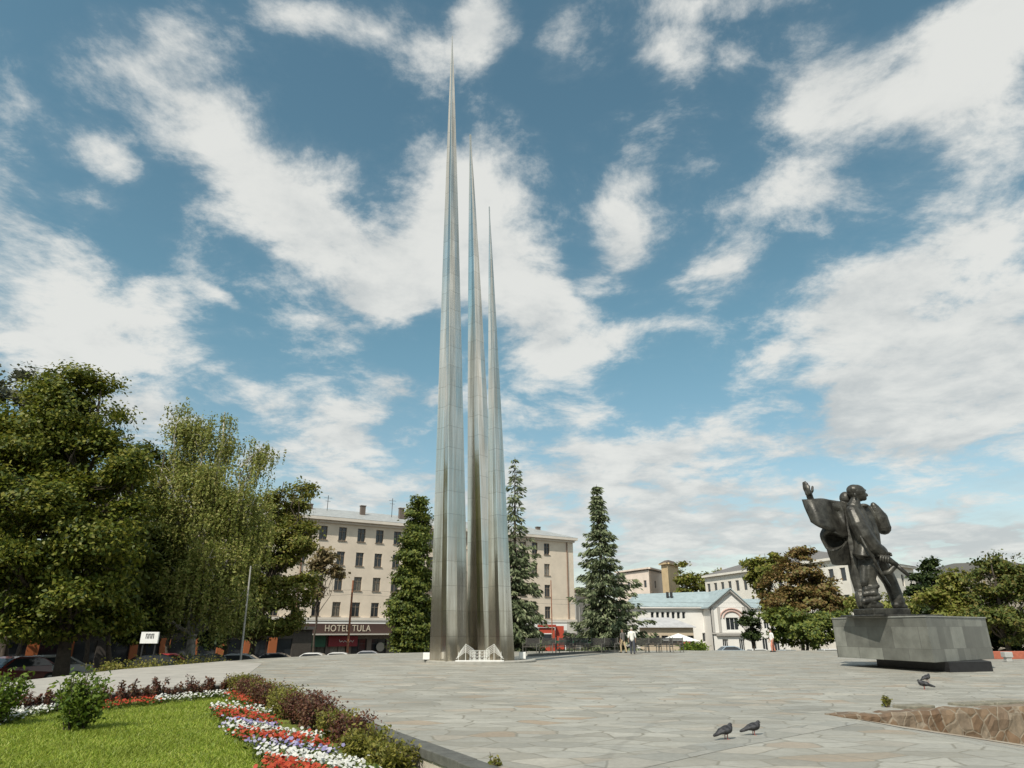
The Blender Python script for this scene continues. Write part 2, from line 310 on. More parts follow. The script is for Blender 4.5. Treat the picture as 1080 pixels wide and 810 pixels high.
def steel(name):
    """worn steel sheets: brushed streaks, weld seams, brown tint near the ground painting in mirrored surroundings"""
    m, n, l, b = mat(name)
    t = n.new('ShaderNodeTexCoord'); sp = n.new('ShaderNodeSeparateXYZ'); l.new(t.outputs['Object'], sp.inputs[0])
    mp = n.new('ShaderNodeMapping'); l.new(t.outputs['Object'], mp.inputs[0]); mp.inputs[3].default_value = (3.4, 3.4, .09)
    k = n.new('ShaderNodeTexNoise'); k.inputs['Scale'].default_value = 1.; k.inputs['Detail'].default_value = 8; k.inputs['Roughness'].default_value = .65; l.new(mp.outputs[0], k.inputs[0])
    br = n.new('ShaderNodeTexNoise'); br.inputs['Scale'].default_value = .8; br.inputs['Detail'].default_value = 5; l.new(t.outputs['Object'], br.inputs[0])
    # rows of sheets 1.25 m high, each with its own tone
    fl = n.new('ShaderNodeMath'); fl.operation = 'DIVIDE'; l.new(sp.outputs[2], fl.inputs[0]); fl.inputs[1].default_value = 1.25
    fr = n.new('ShaderNodeMath'); fr.operation = 'FRACT'; l.new(fl.outputs[0], fr.inputs[0])
    fo = n.new('ShaderNodeMath'); fo.operation = 'FLOOR'; l.new(fl.outputs[0], fo.inputs[0])
    wn_ = n.new('ShaderNodeTexWhiteNoise'); wn_.noise_dimensions = '1D'; l.new(fo.outputs[0], wn_.inputs['W'])
    seam = n.new('ShaderNodeMath'); seam.operation = 'LESS_THAN'; l.new(fr.outputs[0], seam.inputs[0]); seam.inputs[1].default_value = .022
    r = n.new('ShaderNodeValToRGB'); l.new(k.outputs['Fac'], r.inputs[0]); e = r.color_ramp.elements
    e[0].position = .28; e[0].color = (.45, .41, .33, 1); e[1].position = .62; e[1].color = (.86, .82, .735, 1)
    tone = n.new('ShaderNodeMapRange'); l.new(wn_.outputs['Value'], tone.inputs[0]); tone.inputs[3].default_value = .95; tone.inputs[4].default_value = 1.05
    sc = n.new('ShaderNodeVectorMath'); sc.operation = 'SCALE'; l.new(r.outputs[0], sc.inputs[0]); l.new(tone.outputs[0], sc.inputs['Scale'])
    hz = n.new('ShaderNodeMapRange'); l.new(sp.outputs[2], hz.inputs[0]); hz.inputs[1].default_value = 0; hz.inputs[2].default_value = 15; hz.inputs[3].default_value = .75; hz.inputs[4].default_value = 0
    hb = n.new('ShaderNodeMath'); hb.operation = 'MULTIPLY'; l.new(hz.outputs[0], hb.inputs[0]); l.new(br.outputs['Fac'], hb.inputs[1])
    mx = n.new('ShaderNodeMix'); mx.data_type = 'RGBA'; l.new(hb.outputs[0], mx.inputs[0]); l.new(sc.outputs[0], mx.inputs[6]); mx.inputs[7].default_value = (.27, .205, .115, 1)  # brown painted in for surroundings reflected low on the steel
    ms = n.new('ShaderNodeMix'); ms.data_type = 'RGBA'; sf = n.new('ShaderNodeMath'); sf.operation = 'MULTIPLY'; l.new(seam.outputs[0], sf.inputs[0]); sf.inputs[1].default_value = .36
    l.new(sf.outputs[0], ms.inputs[0]); l.new(mx.outputs[2], ms.inputs[6]); ms.inputs[7].default_value = (.12, .1, .07, 1)
    l.new(ms.outputs[2], b.inputs['Base Color']); b.inputs['Metallic'].default_value = .92
    ro = n.new('ShaderNodeMapRange'); l.new(k.outputs['Fac'], ro.inputs[0]); ro.inputs[1].default_value = .3; ro.inputs[2].default_value = .7; ro.inputs[3].default_value = .2; ro.inputs[4].default_value = .08; l.new(ro.outputs[0], b.inputs['Roughness'])
    u = n.new('ShaderNodeBump'); u.inputs['Strength'].default_value = .12; u.inputs['Distance'].default_value = .03
    ba = n.new('ShaderNodeMath'); ba.operation = 'MULTIPLY_ADD'; l.new(br.outputs['Fac'], ba.inputs[0]); ba.inputs[1].default_value = 1.2; l.new(k.outputs['Fac'], ba.inputs[2])
    l.new(ba.outputs[0], u.inputs['Height']); l.new(u.outputs[0], b.inputs['Normal'])
    return m
MT = dict(
    plaza=stone_paving('plaza_stone', 1.7, [(0, (.275, .264, .225)), (.3, (.335, .325, .282)), (.8, (.385, .374, .325)), (.94, (.33, .262, .19)), (1, (.45, .435, .375))], (.215, .202, .162), stretch=(.8, 1.35), bumpv=.5, jw=(.005, .05), big=.16),
    ramp=stone_paving('ramp_stone', 1.1, [(0, (.36, .3, .23)), (.4, (.42, .385, .32)), (.75, (.36, .28, .2)), (1, (.5, .47, .42))], (.25, .21, .16), stretch=(.8, 1.3)),
    rubble=stone_paving('rubble_wall', 3.0, [(0, (.13, .085, .05)), (.4, (.22, .15, .09)), (.7, (.15, .09, .05)), (1, (.24, .19, .135))], (.25, .205, .15), bumpv=.8, jw=(.015, .07), dims='3D'),
    granite=simple('granite', (.27, .275, .25), .42, var=.25, scale=3, bump=.1),
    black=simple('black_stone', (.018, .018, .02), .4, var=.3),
    kerb=simple('kerb_granite', (.1, .1, .088), .7, var=.3, scale=5, bump=.3),
    kerb_pale=simple('pale_stone', (.5, .45, .37), .8, var=.25, scale=5, bump=.5),
    path=simple('pale_paving', (.38, .36, .32), .8, var=.16, scale=1.2, bump=.15),
    asphalt=simple('asphalt', (.055, .055, .055), .85, var=.2, scale=8, bump=.2),
    earth=simple('earth', (.1, .085, .06), .95, var=.3, scale=3, bump=.5),
    turf=simple('turf', (.15, .18, .026), .9, var=.45, scale=2.2, bump=.8, bscale=60),
    steel=steel('brown_tinted_steel'),
    white=simple('white_paint', (.78, .78, .75), .45, var=.06, scale=3),
    whitemetal=simple('white_metal', (.8, .8, .76), .4),
    bronze=None,
    bark=simple('bark', (.07, .055, .04), .9, var=.4, scale=7, bump=.8, bscale=25),
    birch=simple('birch_bark', (.4, .38, .34), .8, var=.6, scale=5, bump=.5),
    glass=simple('window_glass', (.03, .035, .04), .08, spec=.7),
    roof_metal=simple('grey_roof_metal', (.36, .37, .36), .5, var=.18, scale=1.5),
    wood_dark=simple('dark_slats', (.035, .033, .03), .6, var=.3, scale=12),
    iron=simple('dark_iron', (.05, .05, .05), .5, metal=.5),
    iron_pale=simple('pale_iron', (.45, .44, .4), .5, metal=.3),
    rubber=simple('rubber', (.02, .02, .02), .85),
)
def bronze(name='dark_bronze'):
    m, n, l, b = mat(name)
    t = n.new('ShaderNodeTexCoord'); x = n.new('ShaderNodeTexNoise'); x.inputs['Scale'].default_value = 2.2; x.inputs['Detail'].default_value = 8; x.inputs['Roughness'].default_value = .65; l.new(t.outputs['Object'], x.inputs[0])
    r = n.new('ShaderNodeValToRGB'); l.new(x.outputs['Fac'], r.inputs[0]); e = r.color_ramp.elements
    e[0].position = .34; e[0].color = (.022, .021, .018, 1); e[1].position = .72; e[1].color = (.1, .096, .08, 1)
    l.new(r.outputs[0], b.inputs['Base Color']); b.inputs['Metallic'].default_value = .35; b.inputs['Roughness'].default_value = .43
    y = n.new('ShaderNodeTexNoise'); y.inputs['Scale'].default_value = 4.5; y.inputs['Detail'].default_value = 6; l.new(t.outputs['Object'], y.inputs[0])
    u = n.new('ShaderNodeBump'); u.inputs['Strength'].default_value = .4; u.inputs['Distance'].default_value = .07; l.new(y.outputs['Fac'], u.inputs['Height']); l.new(u.outputs[0], b.inputs['Normal'])
    return m
MT['bronze'] = bronze()

# a point of the photograph (1080x810) at world depth Y, or on the height z: used to lay the place out in metres
_F, _c, _s = 700., math.cos(PITCH), math.sin(PITCH)
def ray(px, py):
    u, v = (px - 540) / _F, (405 - py) / _F
    return Vector((u, _c - _s * v, _s + _c * v))
def P(px, py, Y): r = ray(px, py); return Vector((0, 0, 1.6)) + r * (Y / r.y)
def G(px, py, z=0.): r = ray(px, py); return Vector((0, 0, 1.6)) + r * ((z - 1.6) / r.z)
def street(y): return -1.2 - .8 * min(max((y - 40) / 30, 0), 1)     # the streets round the square lie lower

# ------------------------------------------------------------------ terrain, square, streets
K = Vector((-8.23, 23.3)); DK = Vector((.4965, -.868)); NL = Vector((-.868, -.4965))      # lawn corner, near kerb direction, towards the lawn
DF = Vector((-.488, -.873)); NF = Vector((.873, -.488))                                   # far kerb direction, towards the lawn
A0 = Vector((6.37, 14.58)); DW = Vector((.945, .327))                                    # end of the rubble wall and its direction
LZ = -.22
def grid_ground():
    m = MB(); xs = [-3000, -900, -300, -120, -60, -30, -12, 0, 12, 30, 60, 120, 300, 900, 3000]; ys = [-900, -200, -40, 0, 20, 40, 48, 55, 62, 70, 100, 160, 300, 900, 3500]
    vs = [(x, y, street(y) - (.5 if y < 30 else .02)) for y in ys for x in xs]; n = len(xs)
    return m.add(vs, [(j * n + i, j * n + i + 1, (j + 1) * n + i + 1, (j + 1) * n + i) for j in range(len(ys) - 1) for i in range(n - 1)])
tag(grid_ground().build('ground', MT['earth']), kind='structure')
e0 = (8.5, -6.0)
m = MB()
left_out = [(-16.1, 24.2), (-16.65, 30.9), (-14.9, 41.7), (-11.8, 49.6), (-6, 53.7), (1.1, 56), (13.4, 58.5), (30, 58.5), (46, 54), (54, 40), (52, 26)]
wallend = A0 + DW * 30
poly = [e0, (K.x, K.y), (K.x + DF.x * 18, K.y + DF.y * 18), (-23, 9), (-21, 16)] + left_out + [tuple(wallend), (A0.x, A0.y), (9.2, -6)]
m.prism([tuple(p) for p in poly], -1.6, 0)
tag(m.build('plaza', MT['plaza']), kind='structure')
# the lower paving that falls away to the right below the rubble wall
m = MB(); rz = lambda x: -.137 * (x - A0.x)
def zr(x, y): return -.15 * max(0, x - (A0.x + (9.2 - A0.x) * (A0.y - y) / (A0.y + 6)))
vs = []; nu, nv = 24, 24
for j in range(nv + 1):
    for i in range(nu + 1):
        a_ = A0 + DW * (24 * i / nu) + Vector((-DW.y, DW.x)) * .1; b_ = Vector((9.2 + 22 * i / nu, -6)); p = a_.lerp(b_, j / nv); vs.append((p.x, p.y, zr(p.x, p.y)))
m.add(vs, [(j * (nu + 1) + i, (j + 1) * (nu + 1) + i, (j + 1) * (nu + 1) + i + 1, j * (nu + 1) + i + 1) for j in range(nv) for i in range(nu)])
tag(m.build('lower_paving', MT['plaza']), kind='structure')
m = MB()
def rp(t, o): p = A0 + DW * t + Vector((DW.y, -DW.x)) * o; return p
def ramp_z(p):          # height of the lower paving at p (bilinear enough along the wall)
    return zr(p.x, p.y)
strip = [rp(t, o + .08 * math.sin(t * 2.2) * (o > .5)) for o in (.0, .5, 1.05) for t in [.5 + k * .75 for k in range(22)]]
vs = [(p.x, p.y, ramp_z(p) + .008) for p in strip]
m.add(vs, [(j * 22 + k, (j + 1) * 22 + k, (j + 1) * 22 + k + 1, j * 22 + k + 1) for j in range(2) for k in range(21)])
m2 = m
# pale path left of the square, road and pavement beyond it
tag(MB().prism([(-16.3, 24.3), (-16.65, 30.9), (-15.4, 39), (-12.5, 36), (-9.2, 24.6), (-9.0, 23.1), (-13, 16.2), (-20.6, 9.5), (-20.8, 16)], .004, .010).build('path', MT['path']), kind='structure')
m = MB(); vs = []
for x0, x1, o in ((-60, -19.5, 0),):
    ys = [20, 40, 50, 60, 70, 80]; vs = [(x, y, street(y) + .03) for y in ys for x in (x0, x1)]
    m.add(vs, [(2 * i, 2 * i + 1, 2 * i + 3, 2 * i + 2) for i in range(len(ys) - 1)])
ys = [60, 65, 70, 90]; vs = [(x, y, street(y) + .034) for y in ys for x in (-19.4, 90)]
m.add(vs, [(2 * i, 2 * i + 1, 2 * i + 3, 2 * i + 2) for i in range(len(ys) - 1)])
tag(m.build('road', MT['asphalt']), kind='structure')
tag(MB().add([(A0.x - .4, A0.y - .75, .004), (2.6, 11.0, .004), (.9, 9.5, .004), (1.4, 9.1, .004), (3.1, 10.7, .004), (A0.x - .1, A0.y - 1.15, .004)], [(5, 0, 1, 4), (4, 1, 2, 3)]).build('paving_band', stone_paving('dark_paving', 1.6, [(0, (.27, .265, .23)), (.6, (.32, .315, .28)), (1, (.35, .33, .28))], (.22, .215, .185))), kind='structure')
tag(m2.build('paving_strip', MT['ramp']), kind='structure')

# lawn bed lies below the square
tag(MB().prism([tuple(K + NL * .3 + NF * .0), tuple(Vector(e0) + NL * .3), (-4, -8), (-24, -8), tuple(K + DF * 24 + NF * .3), tuple(K + DF * .1 + NF * .3)], -1.2, LZ).build('lawn', MT['turf']), kind='structure')
def in_lawn(x, y):
    p = Vector((x, y)) - K
    return p.dot(NL) > 1.0 and p.dot(NF) > 1.0
def grass_patch():
    n = 90000; u = rng.random((n * 4, 3))
    y = 7.5 + 13 * u[:, 0] ** 1.25; x = -1.2 - (y * .80) * u[:, 1] - .2
    px = x - K.x; py = y - K.y; a = px * NL.x + py * NL.y; b = px * NF.x + py * NF.y
    # outside the flower border near the kerb
    keep = (b > 1.15) & (a > 1.15)
    x, y = x[keep][:n], y[keep][:n]; n = len(x)
    nz = np.array([mnoise.noise((px_ * .7, py_ * .7, 0)) for px_, py_ in zip(x, y)])
    h = (.035 + .03 * rng.random(n)) * (1 + .35 * nz); w = .0055 + .005 * rng.random(n) + y * .00025
    th = rng.random(n) * 2 * np.pi; ln = rng.normal(0, .042, (n, 2)); V = np.zeros((n, 3, 3))
    V[:, 0] = np.stack([x - np.cos(th) * w, y - np.sin(th) * w, np.full(n, LZ)], 1)
    V[:, 1] = np.stack([x + np.cos(th) * w, y + np.sin(th) * w, np.full(n, LZ)], 1)
    V[:, 2] = np.stack([x + ln[:, 0], y + ln[:, 1], LZ + h], 1)
    o = quads('grass', V, leafmat('grass_blades', [(.13, .2, .016), (.22, .31, .03), (.31, .38, .05), (.41, .43, .1)], .3, .5, patch=(.2, .25, .035, .7), pscale=.9), k=3)
    tag(o, 'sunlit short mown grass of the lawn bed', 'grass', kind='stuff')
grass_patch()

# kerbs of the bed
def kerb(name, a, d, n, length, label):
    r = empty(name, (a.x, a.y, LZ), label, 'kerb')
    top = MB(); t = 0; k = 0
    while t < length:
        L = .92 + .12 * math.sin(k * 2.3); c = a + d * (t + L / 2) + n * .10
        top.box((c.x, c.y, -.045 + .004 * math.sin(k * 1.7)), (L - .012, .3, .13), math.atan2(d.y, d.x)); t += L; k += 1
    top.build('coping', MT['kerb'], r, bevel=.012)
    w = MB(); c = a + d * (length / 2) + n * .12
    w.box((c.x, c.y, -.36), (length, .2, .5), math.atan2(d.y, d.x))
    w.build('wall', MT['kerb_pale'], r)
    return r
kerb('lawn_kerb', K, DK, NL, 30, 'dark granite kerb on a pale stone upstand between square and flower border')
kerb('lawn_kerb', K + DF * .32 + NF * .02, DF, NF, 18, 'far granite kerb of the lawn behind the row of small purple shrubs')

# rubble retaining wall at the right
r = empty('retaining_wall', (A0.x, A0.y, -1), 'low brown rubble stone wall rising beside the sloping paving', 'stone wall')
m = MB(); n2 = Vector((-DW.y, DW.x)); hgt = []
NX, NZ = 150, 7
def wallpt(i, k):
    t = i * .1; p = A0 + DW * t; zb = ramp_z(p) - .15; top = .02 + .05 * mnoise.noise((t * 1.4, 3, 0)) + .03 * mnoise.noise((t * 4, 9, 0)); top = max(top, zb + .1)
    if k <= NZ:
        z = zb + (top - zb) * k / NZ; o = .06 * mnoise.noise((t * 2.6, z * 3.2, 1)) + .03 * mnoise.noise((t * 7, z * 7, 5)) + (.05 if k == NZ else 0)
    else:
        z = top + .02 * mnoise.noise((t * 3, k, 2)); o = .05 + .11 * (k - NZ); 
        if k == NZ + 4: z = zb
    q = p + n2 * (o - .13); return (q.x, q.y, z)
KZ = NZ + 5
vs = [wallpt(i, k) for i in range(NX + 1) for k in range(KZ)]
m.add(vs, [(i * KZ + k, (i + 1) * KZ + k, (i + 1) * KZ + k + 1, i * KZ + k + 1) for i in range(NX) for k in range(KZ - 1)] + [tuple(range(KZ))[::-1], tuple(NX * KZ + k for k in range(KZ))])
m.build('masonry', MT['rubble'], r)
m = MB(); k = 0; t = 2.3
while t < 15:
    L = .8 + .5 * abs(math.sin(k * 3.3)); p = A0 + DW * (t + L / 2) + n2 * (.55 + .05 * math.sin(k))
    if k % 3 != 1: m.box((p.x, p.y, .02 + .02 * math.sin(k * 2)), (L - .03, .42, .09), math.atan2(DW.y, DW.x) + .02 * math.sin(k * 5))
    t += L; k += 1
m.build('coping', simple('coping_stone', (.2, .185, .14), .8, var=.3, bump=.4), r, bevel=.02)

# ------------------------------------------------------------------ the three bayonet spires
mon = empty('bayonet_monument', (-1.9, 37.6, 0), 'soaring monument of three steel bayonet spires on a round base', 'monument')
def spire(b, tip, h, w0, rot, ex, label, mk, z0=.1):
    m = MB(); n = 30; rings = []
    for i in range(n + 1):
        t = i / n; t = t ** .9; k = max((1 - t) ** ex, mk)
        cx, cy = b[0] + (tip[0] - b[0]) * t, b[1] + (tip[1] - b[1]) * t
        ring = []
        for j in range(8):
            a = rot + 2 * math.pi * j / 8; rr = (1., .69, 1., .56, 1., .56, 1., .56)[j]
            for da in ((-.035, .035) if j % 2 == 0 else (0,)):
                ring.append((cx + math.cos(a + da) * w0 * k * rr, cy + math.sin(a + da) * w0 * k * rr, z0 + (h - z0) * t))
        rings += ring
    N_ = 12
    m.add(rings, [(i * N_ + j, i * N_ + (j + 1) % N_, (i + 1) * N_ + (j + 1) % N_, (i + 1) * N_ + j) for i in range(n) for j in range(N_)] + [tuple(range(n * N_, n * N_ + N_))])
    return m.build('spire', MT['steel'], mon, label=label)
def sp(pxb, pyb, Yb, pxt, pyt, wpx, rot, ex, label, mk):
    b = P(pxb, pyb, Yb); t = P(pxt, pyt, Yb + .0)
    zc = Yb * math.cos(PITCH) - 1.6 * math.sin(PITCH)
    spire((b.x, b.y), (t.x, t.y), t.z, wpx / 2 * zc / 700, rot, ex, label, mk)
sp(473.6, 699, 37.0, 477, 38, 41.5, R(-92), .80, 'tallest steel spire at the left', .03)
sp(511.0, 698, 38.8, 496, 142, 36, R(-85), .78, 'middle steel spire standing behind the other two', .075)
sp(529, 698, 37.1, 516, 218, 27.5, R(-93), .84, 'shortest steel spire at the right', .06)
m = MB(); m.lathe((-1.75, 38.6, 0), [(3.05, -.05), (3.05, .085), (2.98, .11), (0.01, .11)], 48)
m.build('base', simple('base_stone', (.34, .33, .29), .7, var=.2, scale=3, bump=.2), mon)
def lamp_box(px, py, Y, label):
    p = P(px, py, Y); r = empty('floodlight', (p.x, p.y, .1), label, 'floodlight')
    MB().box((p.x, p.y, .31), (.36, .36, .34)).build('housing', MT['white'], r, bevel=.02)
    MB().box((p.x, p.y, .124), (.28, .28, .03)).build('foot', MT['iron'], r)
    MB().box((p.x, p.y, .497), (.28, .28, .03)).build('lens', MT['glass'], r)
lamp_box(450, 697, 37.3, 'white floodlight box at the foot of the tallest spire')
lamp_box(551, 694, 38.2, 'white floodlight box at the foot of the shortest spire')
# white metal wing-shaped rails in front of the spires
orn = empty('ornamental_rail', (-1.75, 35.95, 0), 'white metal wing-shaped ornament standing before the spires', 'ornament')
yy = 36.0
x0 = P(481, 694, yy).x; x1 = P(531, 694, yy).x; w = x1 - x0
for side in (0, 1):
    m = MB()
    f = (lambda u, z: (x0 + u * w, yy, z)) if side == 0 else (lambda u, z: (x1 - u * w, yy, z))
    for k in range(5):
        z = .30 + .085 * k; pk = .20
        m.tube([f(.0 + .022 * k, z - .07), f(pk, z + .27), f(.36, z + .03)], .012, 5)
    m.tube([f(.36, .10), f(.36, .66)], .014, 5); m.tube([f(pk, .10), f(pk, .9)], .012, 5); m.tube([f(.05, .1), f(.05, .55)], .012, 5)
    m.build('wing', MT['whitemetal'], orn)
m = MB()
for k in range(4):
    u = .31 + .105 * k; xa, xb = x0 + (u - .015) * w, x0 + (u + .075) * w
    for x in (xa, xb): m.tube([(x, yy + .03, .12), (x, yy + .03, .62)], .012, 5)
    for z in (.2, .34, .48, .61): m.tube([(xa, yy + .03, z), (xb, yy + .03, z)], .009, 4)
    for j in range(3):
        m.tube([(xa, yy + .01, .2 + j * .14), ((xa + xb) / 2, yy + .01, .33 + j * .14), (xb, yy + .01, .2 + j * .14)], .01, 4)
m.build('panel', MT['whitemetal'], orn)
m = MB(); m.box(((x0 + x1) / 2, yy + .02, .13), (w * 1.02, .3, .05)); m.build('plinth', MT['white'], orn)

# ------------------------------------------------------------------ statue
SY = 31.4; ZS = 4.907
def Q(zx, zy, dy=0.): return P(840 + zx / ZS, 495 + zy / ZS, SY + dy)
q_ = .00905
ped = empty('pedestal', (18.6, 32.2, 0), 'heavy grey granite pedestal with a dark recessed foot under the bronze statue', 'pedestal')
L_, M_, R_, B_ = (15.4, 33.9), (16.62, 28.3), (21.45, 31.9), (20.6, 37.6)
def slabs():
    m = MB(); m.prism([L_, M_, R_, B_], .38, 2.08); return m
def granite_clad():
    m, n, l, b = mat('granite_cladding')
    t = n.new('ShaderNodeTexCoord'); sp_ = n.new('ShaderNodeSeparateXYZ'); l.new(t.outputs['Object'], sp_.inputs[0])
    a = n.new('ShaderNodeMath'); a.operation = 'MULTIPLY_ADD'; l.new(sp_.outputs[0], a.inputs[0]); a.inputs[1].default_value = .95
    a2 = n.new('ShaderNodeMath'); a2.operation = 'MULTIPLY'; l.new(sp_.outputs[1], a2.inputs[0]); a2.inputs[1].default_value = .72; l.new(a2.outputs[0], a.inputs[2])
    cb = n.new('ShaderNodeCombineXYZ'); l.new(a.outputs[0], cb.inputs[0]); l.new(sp_.outputs[2], cb.inputs[1])
    br = n.new('ShaderNodeTexBrick'); l.new(cb.outputs[0], br.inputs[0]); br.inputs['Scale'].default_value = 1.; br.inputs['Brick Width'].default_value = .74; br.inputs['Row Height'].default_value = .86
    br.inputs['Mortar Size'].default_value = .006; br.inputs['Color1'].default_value = (.13, .132, .115, 1); br.inputs['Color2'].default_value = (.27, .275, .24, 1); br.inputs['Mortar'].default_value = (.1, .1, .09, 1); br.inputs['Bias'].default_value = -.1
    x = n.new('ShaderNodeTexNoise'); x.inputs['Scale'].default_value = 1.6; x.inputs['Detail'].default_value = 7; x.inputs['Roughness'].default_value = .65; l.new(t.outputs['Object'], x.inputs[0])
    mr = n.new('ShaderNodeMapRange'); l.new(x.outputs['Fac'], mr.inputs[0]); mr.inputs[1].default_value = .3; mr.inputs[2].default_value = .7; mr.inputs[3].default_value = .72; mr.inputs[4].default_value = 1.2
    sc = n.new('ShaderNodeVectorMath'); sc.operation = 'SCALE'; l.new(br.outputs['Color'], sc.inputs[0]); l.new(mr.outputs[0], sc.inputs['Scale']); l.new(sc.outputs[0], b.inputs['Base Color'])
    ro = n.new('ShaderNodeMapRange'); l.new(x.outputs['Fac'], ro.inputs[0]); ro.inputs[3].default_value = .25; ro.inputs[4].default_value = .55; l.new(ro.outputs[0], b.inputs['Roughness'])
    return m
slabs().build('block', granite_clad(), ped, bevel=.012)
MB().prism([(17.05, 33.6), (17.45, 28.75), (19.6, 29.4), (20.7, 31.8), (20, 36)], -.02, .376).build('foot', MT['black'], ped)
cap = [(L_[0] - .03, L_[1]), (M_[0] - .02, M_[1] - .04), (R_[0] + .04, R_[1] - .02), (B_[0], B_[1] + .03)]
MB().prism(cap, 2.082, 2.13).build('capping', MT['granite'], ped)

stat = empty('statue', (18.2, 31.4, 2.13), 'dark bronze statue of two fighters, one raising a hand from a billowing cape', 'statue')
def sculpt(name, tubes, balls, voxel, parent, material, iters=6, label=None, boxes=()):
    m = MB()
    for pts, rs, fl in tubes: m.tube(pts, rs, 12, flat=fl); [m.ball(p, r_ * .98, 10) for p, r_ in zip(pts, rs if not isinstance(rs, (int, float)) else [rs] * len(pts)) if fl == 1.]
    for c, r_, rot in balls: m.ball(c, r_, 14, rot)
    for b_ in boxes: m.box(*b_)
    o = m.build(name, material, None)
    md = o.modifiers.new('remesh', 'REMESH'); md.mode = 'VOXEL'; md.voxel_size = voxel
    sm_ = o.modifiers.new('smooth', 'SMOOTH'); sm_.iterations = iters; sm_.factor = .5
    dg = bpy.context.evaluated_depsgraph_get(); me = bpy.data.meshes.new_from_object(o.evaluated_get(dg)); me.name = name
    o.modifiers.clear(); old = o.data; o.data = me; bpy.data.meshes.remove(old)
    if parent is not None:
        r = parent
        while r is not None:
            if r in ORG: me.transform(Matrix.Translation(-ORG[r])); break
            r = r.parent
        o.parent = parent
    me.polygons.foreach_set('use_smooth', [True] * len(me.polygons))
    if label: o['label'] = label
    return o
def T(*pts, fl=1.):          # (zx, zy, dy, r)
    return ([Q(a, b, c) for a, b, c, d in pts], [d * q_ for a, b, c, d in pts], fl)
def Bl(zx, zy, dy, rx, rz_, ry, rot=None): return (Q(zx, zy, dy), (rx * q_, ry * q_, rz_ * q_), rot)
roty = lambda a: Matrix.Rotation(R(a), 3, 'Y')
tubes = [
    T((303, 168, 0, 27), (296, 200, 0, 38)),                                             # neck
    T((310, 224, .1, 46), (330, 290, .1, 55), (352, 360, .08, 57), (366, 425, .05, 56)),   # trunk and jacket
    T((345, 206, .25, 30), (358, 260, .25, 44), (382, 340, .2, 46), (398, 420, .2, 40)),   # chest turned to the right
    T((338, 380, -.2, 40), (336, 432, -.25, 36)), T((390, 400, .0, 44), (415, 438, .0, 30)),
    T((312, 438, -.3, 13), (345, 442, -.5, 13), (395, 447, -.4, 13)), T((302, 438, -.1, 10), (316, 440, -.32, 12)),                     # jacket hem
    T((292, 220, -.34, 36), (320, 285, -.56, 42), (352, 345, -.64, 42), (398, 400, -.62, 38), (430, 424, -.54, 31)),      # right sleeve
    T((424, 420, -.54, 35), (438, 431, -.52, 34)),                                         # cuff
    T((350, 215, .45, 40), (420, 262, .42, 36), (452, 302, .34, 37)),                     # left upper arm
    T((450, 302, .34, 37), (432, 250, .28, 38), (408, 203, .22, 23)), T((408, 205, .22, 22), (401, 190, .2, 17)),
    T((374, 450, 0, 52), (370, 515, -.14, 46), (370, 565, -.15, 38), (384, 600, -.15, 32)),   # right leg in breeches
    T((386, 592, -.15, 33), (382, 640, -.15, 37), (380, 690, -.15, 39)),                    # boot shaft
    T((352, 500, -.3, 20), (350, 590, -.32, 18)), T((395, 470, -.3, 22), (352, 590, -.34, 14)),
    T((376, 700, -.2, 30), (430, 708, -.28, 20)),
    T((362, 622, -.36, 15), (420, 604, -.38, 11)), T((352, 646, -.36, 12), (400, 640, -.44, 17), (424, 650, -.38, 10)), T((350, 684, -.36, 16), (426, 664, -.42, 13)),
    T((405, 450, .15, 50), (448, 520, .3, 40), (484, 580, .38, 35), (509, 640, .4, 33), (526, 692, .4, 33)),      # left leg
    T((520, 702, .35, 26), (560, 712, .3, 16)),
]
balls = [
    Bl(311, 118, 0, 45, 40, 38), Bl(318, 130, 0, 42, 38, 33), Bl(340, 140, 0, 22, 24, 22), Bl(348, 152, 0, 15, 11, 15),      # skull, face, jaw
    Bl(362, 132, 0, 8, 10, 7, roty(-20)), Bl(348, 110, 0, 9, 5, 22), Bl(352, 145, 0, 10, 4, 12), Bl(304, 132, -.34, 7, 12, 5), Bl(296, 108, 0, 36, 30, 36),
    Bl(455, 446, -.45, 25, 20, 20), Bl(474, 440, -.42, 18, 13, 15), Bl(398, 186, .2, 14, 16, 14),
    Bl(345, 190, .0, 26, 12, 30),
]
sculpt('figure', tubes, balls, .022, stat, MT['bronze'], 2, label='bareheaded fighter in jacket and boots striding right')
tubes = [
    T((262, 186, .55, 26), (265, 215, .6, 44), (275, 300, .65, 50), (288, 400, .6, 46), (298, 470, .55, 42)),
    T((300, 460, .5, 38), (318, 560, .5, 36), (336, 640, .4, 29), (345, 700, .35, 30)), T((345, 706, .3, 20), (372, 714, .2, 16)),
    T((334, 655, .3, 31), (343, 690, .25, 30)),
    T((245, 205, .6, 38), (160, 186, .6, 32), (84, 176, .5, 24), (72, 150, .45, 17), (66, 132, .42, 17)),
]
tubes += [T((54, 124, .42, 9), (42, 98, .42, 9), (36, 70, .44, 6)), T((58, 120, .36, 9), (48, 92, .36, 9), (45, 66, .38, 6)),
          T((62, 120, .3, 9), (56, 96, .3, 9), (55, 74, .32, 6)), T((68, 124, .25, 8), (64, 104, .25, 8), (64, 86, .26, 6)), T((70, 128, .4, 9), (82, 110, .4, 8), (83, 90, .42, 6))]
balls = [Bl(256, 150, .55, 33, 36, 32), Bl(278, 160, .5, 16, 20, 20), Bl(60, 122, .36, 17, 21, 12)]
sculpt('figure', tubes, balls, .026, stat, MT['bronze'], 2, label='second fighter half hidden behind with one open hand raised')
